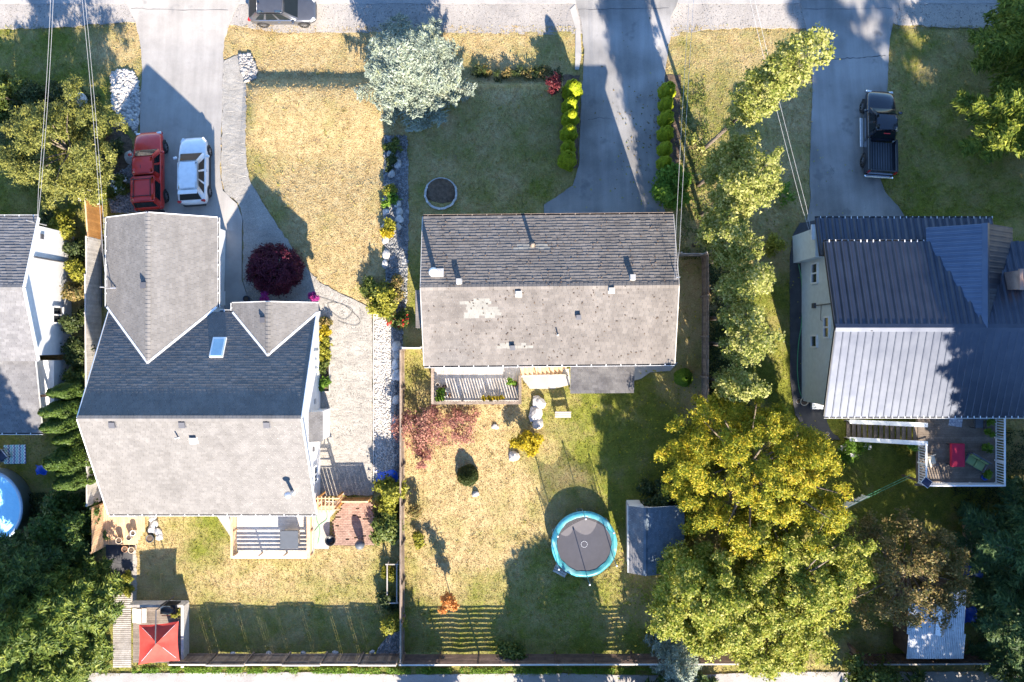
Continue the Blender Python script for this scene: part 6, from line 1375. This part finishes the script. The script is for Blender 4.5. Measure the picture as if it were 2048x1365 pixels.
conifer('conifer', 'dark feathery conifer below the white railed deck', g(1996, 1070), 25, 3.8, 'fir_d', 87, 210, .04, .32, .28, 1.1, shape=.45)
conifer('conifer', 'dark conifer behind the tin roofed shed', g(1992, 1205), 25, 3.4, 'fir_d', 88, 200, .04, .32, .28, 1.1, shape=.48)
conifer('conifer', 'dark conifer at the alley corner beyond the tin roofed shed', g(2020, 1330), 14, 2.8, 'fir_d', 89, 140, .04, .32, .27, 1.1, shape=.7)
conifer('small_spruce', 'small blue green spruce at the alley fence below the maple', g(1345, 1300), 4.6, 2.0, 'spruce_blue', 90, 110, .03, .2, .16, 1.2, shape=.8, rise=.1)
# ---- tall poplars along the board fence
POP = [(1402,305,19.8,1.05,.27,'tallest poplar, leaning over the shaded driveway mouth'), (1396,372,11,.95,.30,'poplar with its crown just below the tallest one'), (1402,432,14.5,1.35,.28,'broad crowned poplar opposite the long house corner'), (1388,492,10.5,1.1,.24,'poplar at the street end of the board fence'), (1416,585,12.0,.95,.28,'poplar beside the upper part of the board fence'), (1412,530,10.5,.85,.26,'slim poplar where the board fence begins'), (1420,640,11,.85,.28,'slim poplar beside the middle of the board fence'), (1420,690,11.5,.85,.28,'slim poplar opposite the grey house wall windows'), (1420,762,9.5,.95,.24,'lowest poplar of the row, dark and close to the golden tree')]
for i, (px_, py_, h_, r_, lo_, l_) in enumerate(POP):
    broadleaf('poplar_tree', l_, g(px_, py_), h_, r_, 'poplar', 100+i, lo_, int(20*r_*h_), 60, .125, .18, .11, bark='bark', group='poplars along the board fence', up=.5, fill=.6, lumps=.5, limbs=30, inner=.05, boughs=int(9*h_), rbk=.36, stretch=1.9)
broadleaf('sapling', 'small leafy sapling in the shade between golden cedars and poplars', g(1390, 290), 2.4, .6, 'poplar', 115, .2, 16, 36, .16, .2, .04, limbs=5)
# ---- golden and maple trees behind the shed
broadleaf('golden_tree', 'big golden leaved tree between the shed and the railed deck', g(1462, 915), 8.6, 4.6, 'golden', 120, .12, 1250, 105, .13, .20, .24, lumps=.45, limbs=40, aspect=2.2, up=.5, boughs=260, rbk=.14, inner=.45, stretch=1.0)
broadleaf('maple_tree', 'wide yellow green maple overhanging the alley fence', g(1386, 1150), 7.6, 3.6, 'maple', 121, .14, 1000, 105, .13, .21, .22, lumps=.55, limbs=30, up=.5, boughs=210, rbk=.15, inner=.2, stretch=1.0)
broadleaf('maple_tree', 'airy pale green maple below the clothes line', g(1535, 1112), 8.2, 3.55, 'maple', 122, .14, 860, 95, .125, .21, .22, lumps=.6, limbs=34, up=.5, boughs=190, rbk=.15, inner=.15, stretch=1.0)
broadleaf('maple_tree', 'pale maple clump leaning over the alley', g(1505, 1235), 5.6, 2.4, 'maple', 123, .12, 300, 95, .125, .21, .14, lumps=.35, limbs=30, up=.5, boughs=90, rbk=.18, stretch=1.0)
broadleaf('rusty_tree', 'half bare rusty brown tree beside the tin roofed shed', g(1772, 1112), 6.0, 3.2, 'rust', 124, .2, 420, 52, .12, .24, .15, boughs=130, rbk=.17, lumps=.35, limbs=46, up=.6)
broadleaf('leafy_shrub', 'green leafy tree growing through the paling fence', g(1712, 1305), 4.0, 1.5, 'shrub', 125, .1, 60, 50, .19, .3, .08, lumps=.3, limbs=14, cat='tree')
broadleaf('dark_shrub', 'dark bush between the garden shed and the golden tree', g(1318, 985), 2.2, 1.2, 'shrub_d', 126, .05, 60, 50, .17, .25, .06, cat='shrub', limbs=6)
# ---- trees outside the picture whose shadows fall across the yards
for px_, py_, h_, r_, l_ in ((1790,1440,14,3.6,'conifer across the alley opposite the tin roofed shed'), (1930,1470,17,3.8,'tall conifer across the alley at the corner'), (1350,1425,6.2,3.4,'tree across the alley behind the small spruce'), (880,1470,6.5,2.6,'small tree across the alley opposite the divider fence'), (2100,1010,24,4.0,'conifer beyond the railed deck'), (2150,560,16,3.6,'conifer beyond the metal roofed house')):
    conifer('conifer', l_, g(px_, py_), h_, r_, 'conifer', px_, 120, .05, .35, .42, .62, shape=.6)
broadleaf('maple_tree', 'broad tree across the alley opposite the slat fence', g(1175, 1462), 7.0, 3.5, 'maple', 127, .14, 300, 110, .22, .36, .22, lumps=.35, limbs=20)
# ---- ornamental trees and shrubs
broadleaf('purple_maple', 'round dark purple maple in the gravel before the entry', g(560, 541), 2.3, 1.5, 'purple', 130, .02, 420, 120, .085, .16, .1, rz=1.15, lumps=.08, cat='tree', limbs=20, inner=.72, fill=.5, boughs=210, rbk=.16)
broadleaf('orange_sapling', 'slender sapling with orange leaves on the back lawn', g(901, 1192), 2.7, .48, 'orange', 131, .40, 40, 40, .13, .16, .025, limbs=10, bark='bark_pale')
broadleaf('yellow_shrub', 'bright yellow shrub beside the white boulders', g(1054, 882), 1.7, .75, 'yellow', 132, .05, 44, 60, .12, .18, .04, cat='shrub', limbs=8)
columnar_cedar('round_bush', 'round dark green bush alone on the dry back lawn', g(936, 950), .95, .68, 'shrub_d', 133, 6000, .10, None, 'shrub', .8, .05)
broadleaf('red_maple_shrub', 'rose red leaved shrub against the divider fence', g(845, 850), 1.9, 1.45, 'pinkmaple', 134, .12, 110, 20, .10, .22, .05, cat='shrub', limbs=26, lumps=.3)
broadleaf('red_maple_shrub', 'thin spreading red leaved shrub on the dry lawn', g(925, 846), 1.3, 1.2, 'pinkmaple', 135, .1, 60, 17, .10, .2, .03, cat='shrub', limbs=18, lumps=.4)
broadleaf('red_maple_shrub', 'small dark red shrub below the rose red one', g(846, 915), .9, .55, 'pinkmaple', 136, .05, 16, 36, .10, .15, .03, cat='shrub', limbs=6)
columnar_cedar('round_bush', 'bright green clipped bush in the shade at the house corner', g(1365, 755), 1.1, .58, 'bright', 137, 6000, .10, None, 'shrub', .7, .04)
broadleaf('lime_bush', 'lime green leafy bush at the lower end of the cedar row', g(1338, 378), 1.9, 1.15, 'bright', 138, .05, 80, 55, .17, .24, .05, cat='shrub', limbs=8)
broadleaf('barberry', 'dark red barberry at the top of the lawn side cedar row', g(1108, 178), 1.1, .6, 'barberry', 139, .05, 24, 44, .10, .15, .03, cat='shrub', limbs=5)
broadleaf('shrub', 'small pale green shrub by the dark side path', g(1548, 490), 1.3, .62, 'shrub_y', 140, .05, 22, 44, .15, .18, .03, cat='shrub', limbs=5)
broadleaf('shrub', 'thin leafy sapling beside the shaded driveway', g(1566, 396), 1.6, .6, 'bright', 141, .2, 10, 26, .15, .2, .03, cat='shrub', limbs=6)
broadleaf('hydrangea', 'pale flowering hydrangea at the foot of the brown stairs', g(1697, 892), 1.1, .72, 'bright', 142, .05, 34, 46, .14, .18, .03, cat='shrub', limbs=5, flowers=('whiteflower', 16, .16))
broadleaf('shrub', 'golden green bush over the blue tarp', g(782, 990), 2.0, 1.05, 'shrub_y', 143, .05, 60, 55, .15, .22, .05, cat='shrub', limbs=8)
broadleaf('rhododendron', 'dark rhododendron beside the brick patio', g(778, 1052), 1.6, .85, 'shrub', 144, .05, 46, 50, .18, .22, .05, cat='shrub', limbs=8)
broadleaf('rhododendron', 'dark leaved shrub in the shade above the rhododendron', g(776, 1022), 1.2, .6, 'shrub_d', 145, .05, 26, 50, .15, .2, .04, cat='shrub', limbs=6)
broadleaf('grass_clump', 'yellow green grass clump inside the timber frame', g(784, 1142), .8, .5, 'shrub_y', 146, .02, 24, 60, .18, .18, 0, cat='plant', aspect=5, up=.1)
broadleaf('shrub', 'dark shrub below the timber frame', g(782, 1195), .9, .5, 'shrub_d', 147, .05, 18, 50, .14, .18, .03, cat='shrub', limbs=4)
broadleaf('shrub', 'yellowing shrub in the back corner by the divider fence', g(788, 1232), 1.5, .7, 'shrub_y', 148, .05, 34, 50, .14, .2, .04, cat='shrub', limbs=6)
broadleaf('shrub', 'thin bushy shrub on the dry lawn beside the divider fence', g(828, 1022), 1.2, .5, 'rust', 149, .05, 12, 36, .11, .2, .03, cat='shrub', limbs=16)
broadleaf('shrub', 'small yellow green shrub by the divider fence lawn side', g(834, 1082), .6, .4, 'shrub_y', 150, .03, 12, 40, .12, .14, .02, cat='shrub', limbs=4)
broadleaf('shrub', 'low green bush at the foot of the slat fence', g(1022, 1292), 1.0, .85, 'shrub', 151, .03, 30, 46, .17, .24, .03, cat='shrub', limbs=6)
broadleaf('shrub', 'yellow green leafy shrub at the lower end of the rock bed', g(770, 600), 1.5, .9, 'shrub_y', 152, .05, 46, 50, .14, .22, .04, cat='shrub', limbs=6)
broadleaf('shrub', 'dark green shrub spilling onto the dry front lawn', g(742, 586), 1.0, .75, 'shrub', 153, .05, 30, 46, .13, .2, .03, cat='shrub', limbs=6)
broadleaf('rose_bush', 'red flowering bush in the rock bed beside the long house', g(795, 640), 1.2, .55, 'shrub', 154, .05, 28, 46, .12, .18, .03, cat='shrub', limbs=5, flowers=('redflower', 30, .12))
broadleaf('shrub', 'reddish shrub above the yellow green one in the rock bed', g(794, 575), 1.1, .65, 'rust', 155, .05, 26, 44, .12, .2, .03, cat='shrub', limbs=6)
for i, (px_, py_, r_, m_, l_) in enumerate([(784,300,.5,'shrub','dark green plant at the top of the rock bed'), (782,330,.45,'shrub_d','dark plant just below the topmost plant in the rock bed'), (784,380,.35,'shrub_y','small yellow plant halfway down the rock bed'), (780,402,.4,'bright','small green plant beside the pale edging stones'), (780,456,.45,'shrub_y','bright yellow green plant in the lower rock bed'), (776,470,.3,'yellow','little golden plant at the lawn side of the rock bed')]):
    broadleaf('garden_plant', l_, g(px_, py_), .55, r_, m_, 160+i, .03, 16, 44, .12, .14, 0, cat='plant')
for i, (py_, m_, l_) in enumerate([(648,'rust','brownish fern at the top of the east wall bed'), (668,'yellow','golden plant second in the east wall bed'), (690,'shrub_y','yellow plant in the middle of the east wall bed'), (712,'shrub_y','yellow green plant below the middle of the east wall bed'), (735,'shrub','green plant in the lower east wall bed'), (770,'bright','bright green grass at the lower end of the east wall bed')]):
    broadleaf('garden_plant', l_, g(650, py_), .6, .36, m_, 170+i, .03, 14, 44, .12, .12, 0, cat='plant')
for i, (px_, py_, l_) in enumerate([(525,603,'magenta flower basket hanging at the entry gable corner'), (627,603,'magenta flower basket hanging at the entry gable end by the gravel')]):
    x, y, _ = W(px_, py_, 1.9); broadleaf('flower_basket', l_, (x, y+.25, 1.5), .5, .32, 'magenta', 180+i, .03, 16, 50, .09, .09, 0, cat='flowers')
for i, (px_, py_, z_, l_) in enumerate([(880,796,1.95,'leafy plant in the weathered deck corner'), (882,781,1.95,'green plant beside the white pot'), (1024,764,1.95,'trailing bright plant by the stair head')]):
    x, y, _ = W(px_, py_, z_+.3); broadleaf('potted_plant', l_, (x, y, z_), .4, .22, 'bright', 190+i, .03, 9, 34, .10, .08, 0, cat='plant')
for i in range(5):
    x, y, _ = W(968+i*9, 797, 2.2); broadleaf('marigold', ORD[i]+' yellow flower clump in the row along the weathered deck edge', (x, y, 1.8), .3, .10, 'yellow', 200+i, .03, 5, 26, .07, .05, 0, cat='flowers', group='flower clumps on the weathered deck')
for i, (px_, py_, l_) in enumerate([(262,1152,'yellow green plant on the lawn border above the parasol'), (263,1180,'small yellow plant on the lawn border nearest the boardwalk'), (361,1217,'yellow green plant in the corner of the parasol platform')]):
    broadleaf('border_plant', l_, g(px_, py_, .3 if i == 2 else 0), .7, .3, 'shrub_y', 210+i, .03, 12, 40, .11, .1, 0, cat='plant')
for i, (px_, py_) in enumerate([(1987,845),(1990,870),(1988,900),(1990,950),(1838,897)]):
    x, y, _ = W(px_, py_, 2.9); broadleaf('rail_plant', ['topmost green plant on the far white railing','second green plant down the far white railing','third green plant down the far white railing','lowest green plant on the far white railing','green plant inside the near white railing by the stairs'][i], (x-.1, y, 2.2), .6, .25, 'bright', 220+i, .03, 9, 36, .11, .1, 0, cat='plant', group='plants along the white railing')
broadleaf('shrub', 'small green bush under the stairs of the railed deck', g(1795, 896), .7, .45, 'shrub_y', 226, .03, 14, 40, .13, .15, 0, cat='shrub')
# low dry hedge plants along the bank above the road
for i in range(9):
    broadleaf('bank_plant', ORD[i]+' scrubby plant from the spruce along the bank', g(955+i*20+random.uniform(-4, 4), 150+random.uniform(-4, 4)), .5, .42, 'rust' if i % 2 else 'shrub_d', 230+i, .03, 9, 34, .10, .15, 0, cat='plant', group='scrubby plants along the bank')
# ---- clipped golden cedars either side of the steep driveway
for i, (px_, py_, r_, h_) in enumerate([(1143,190,.64,2.5),(1138,220,.52,2.2),(1139,244,.54,2.2),(1136,274,.54,2.3),(1135,302,.46,2.1),(1133,326,.58,2.5)]):
    columnar_cedar('golden_cedar', ['topmost and largest golden cedar on the lawn side of the steep driveway', 'second golden cedar from the top on the lawn side', 'third golden cedar from the top on the lawn side', 'fourth golden cedar from the top on the lawn side', 'smallest golden cedar on the lawn side, behind the last one', 'last golden cedar on the lawn side, nearest the house'][i], g(px_, py_), h_, r_, 'lime', 250+i, 6200, .10, 'golden cedars on the lawn side', 'cedar', .75, .10)
for i, (px_, py_, r_, h_) in enumerate([(1330,190,.54,2.2),(1328,216,.46,2.0),(1328,244,.50,2.1),(1327,274,.50,2.1),(1326,304,.46,2.0),(1325,332,.46,2.0)]):
    columnar_cedar('golden_cedar', ['topmost golden cedar on the poplar side of the steep driveway', 'second golden cedar from the top on the poplar side', 'third golden cedar from the top on the poplar side', 'fourth golden cedar from the top on the poplar side', 'fifth golden cedar from the top on the poplar side', 'last golden cedar on the poplar side, touching the lime bush'][i], g(px_, py_), h_, r_, 'lime', 260+i, 6000, .10, 'golden cedars on the poplar side', 'cedar', .75, .10)
# needles and twigs lying on the brown roof
nn_ = 420; xx_ = RNG.uniform(mx0+.3, mx1-.3, nn_); yy_ = RNG.uniform(mys+.2, myn-.3, nn_); zz_ = np.array([m_roof_z(float(q)) for q in yy_])+.05
V, Fc = leaves(np.stack([xx_, yy_, zz_], 1), .10, RNG, 3.0, None, 2.0); tag(mesh_obj('leaf_litter', V, Fc, M['soil'], hM), kind='stuff')
# fallen leaves under the trees
def fallen(label, cx, cy, rr, n, mat, size=.11):
    a = RNG.uniform(0, 6.283, n); q = rr*np.abs(RNG.normal(size=n))*.6; P = np.stack([cx+np.cos(a)*q, cy+np.sin(a)*q], 1); Q = gv(P); Q[:, 2] += .07
    V, Fc = leaves(Q, size, RNG, 3.0, None, 1.5); tag(mesh_obj('fallen_leaves', V, Fc, LM[mat]), label, 'leaves', kind='stuff')
fallen('yellow leaves fallen round the golden tree', 1400, 880, 190, 900, 'golden'); fallen('pale leaves fallen beneath the poplars', 1450, 420, 200, 1100, 'poplar'); fallen('leaves fallen from the maples near the trampoline', 1290, 1190, 170, 700, 'maple')
fallen('red leaves fallen below the rose red shrubs', 890, 880, 70, 260, 'pinkmaple', .09); fallen('dry leaves lying along the driveway edge', 1330, 250, 120, 300, 'rust', .10)
# ivy and undergrowth masses nobody could count
def groundcover(label, poly, n, size, h, mat, name='undergrowth'):
    poly = np.array(poly, float); P = RNG.uniform(poly.min(0), poly.max(0), (n*4, 2)); P = P[inpoly(P, poly.tolist())]; w = vnoise(P[:, 0], P[:, 1], 14, 9); P = P[RNG.random(len(P)) < np.clip(w*1.8-.3, 0, 1)][:n]
    Q = gv(P); Q[:, 2] += RNG.random(len(Q))**1.5*h; V, Fc = leaves(Q, size, RNG, .8, None, 1.8); o = mesh_obj(name, V, Fc, LM[mat]); tag(o, label, 'undergrowth', kind='stuff')
groundcover('low green undergrowth below the poplars', [(1405,520),(1480,520),(1500,830),(1405,830)], 9000, .10, .35, 'shrub_d')
groundcover('leafy weeds and fallen leaves between the cedar row and the poplars', [(1362,180),(1410,160),(1440,520),(1362,520)], 5000, .09, .2, 'shrub')
groundcover('weedy verge along the alley fence', [(265,1334),(1330,1336),(1330,1348),(265,1346)], 9000, .09, .16, 'bright')
groundcover('scrubby growth in the corner behind the cedar fence', [(60,985),(205,985),(205,1100),(60,1100)], 5000, .11, .4, 'shrub_d')
groundcover('scattered growth under the pine', [(0,160),(200,180),(215,260),(0,300)], 6000, .10, .3, 'shrub_d')
groundcover('climbing growth in the shaded corner beneath the deck conifers', [(1900,860),(2060,860),(2060,1340),(1950,1340),(1950,1130),(1900,1000)], 8000, .11, .3, 'shrub_d')
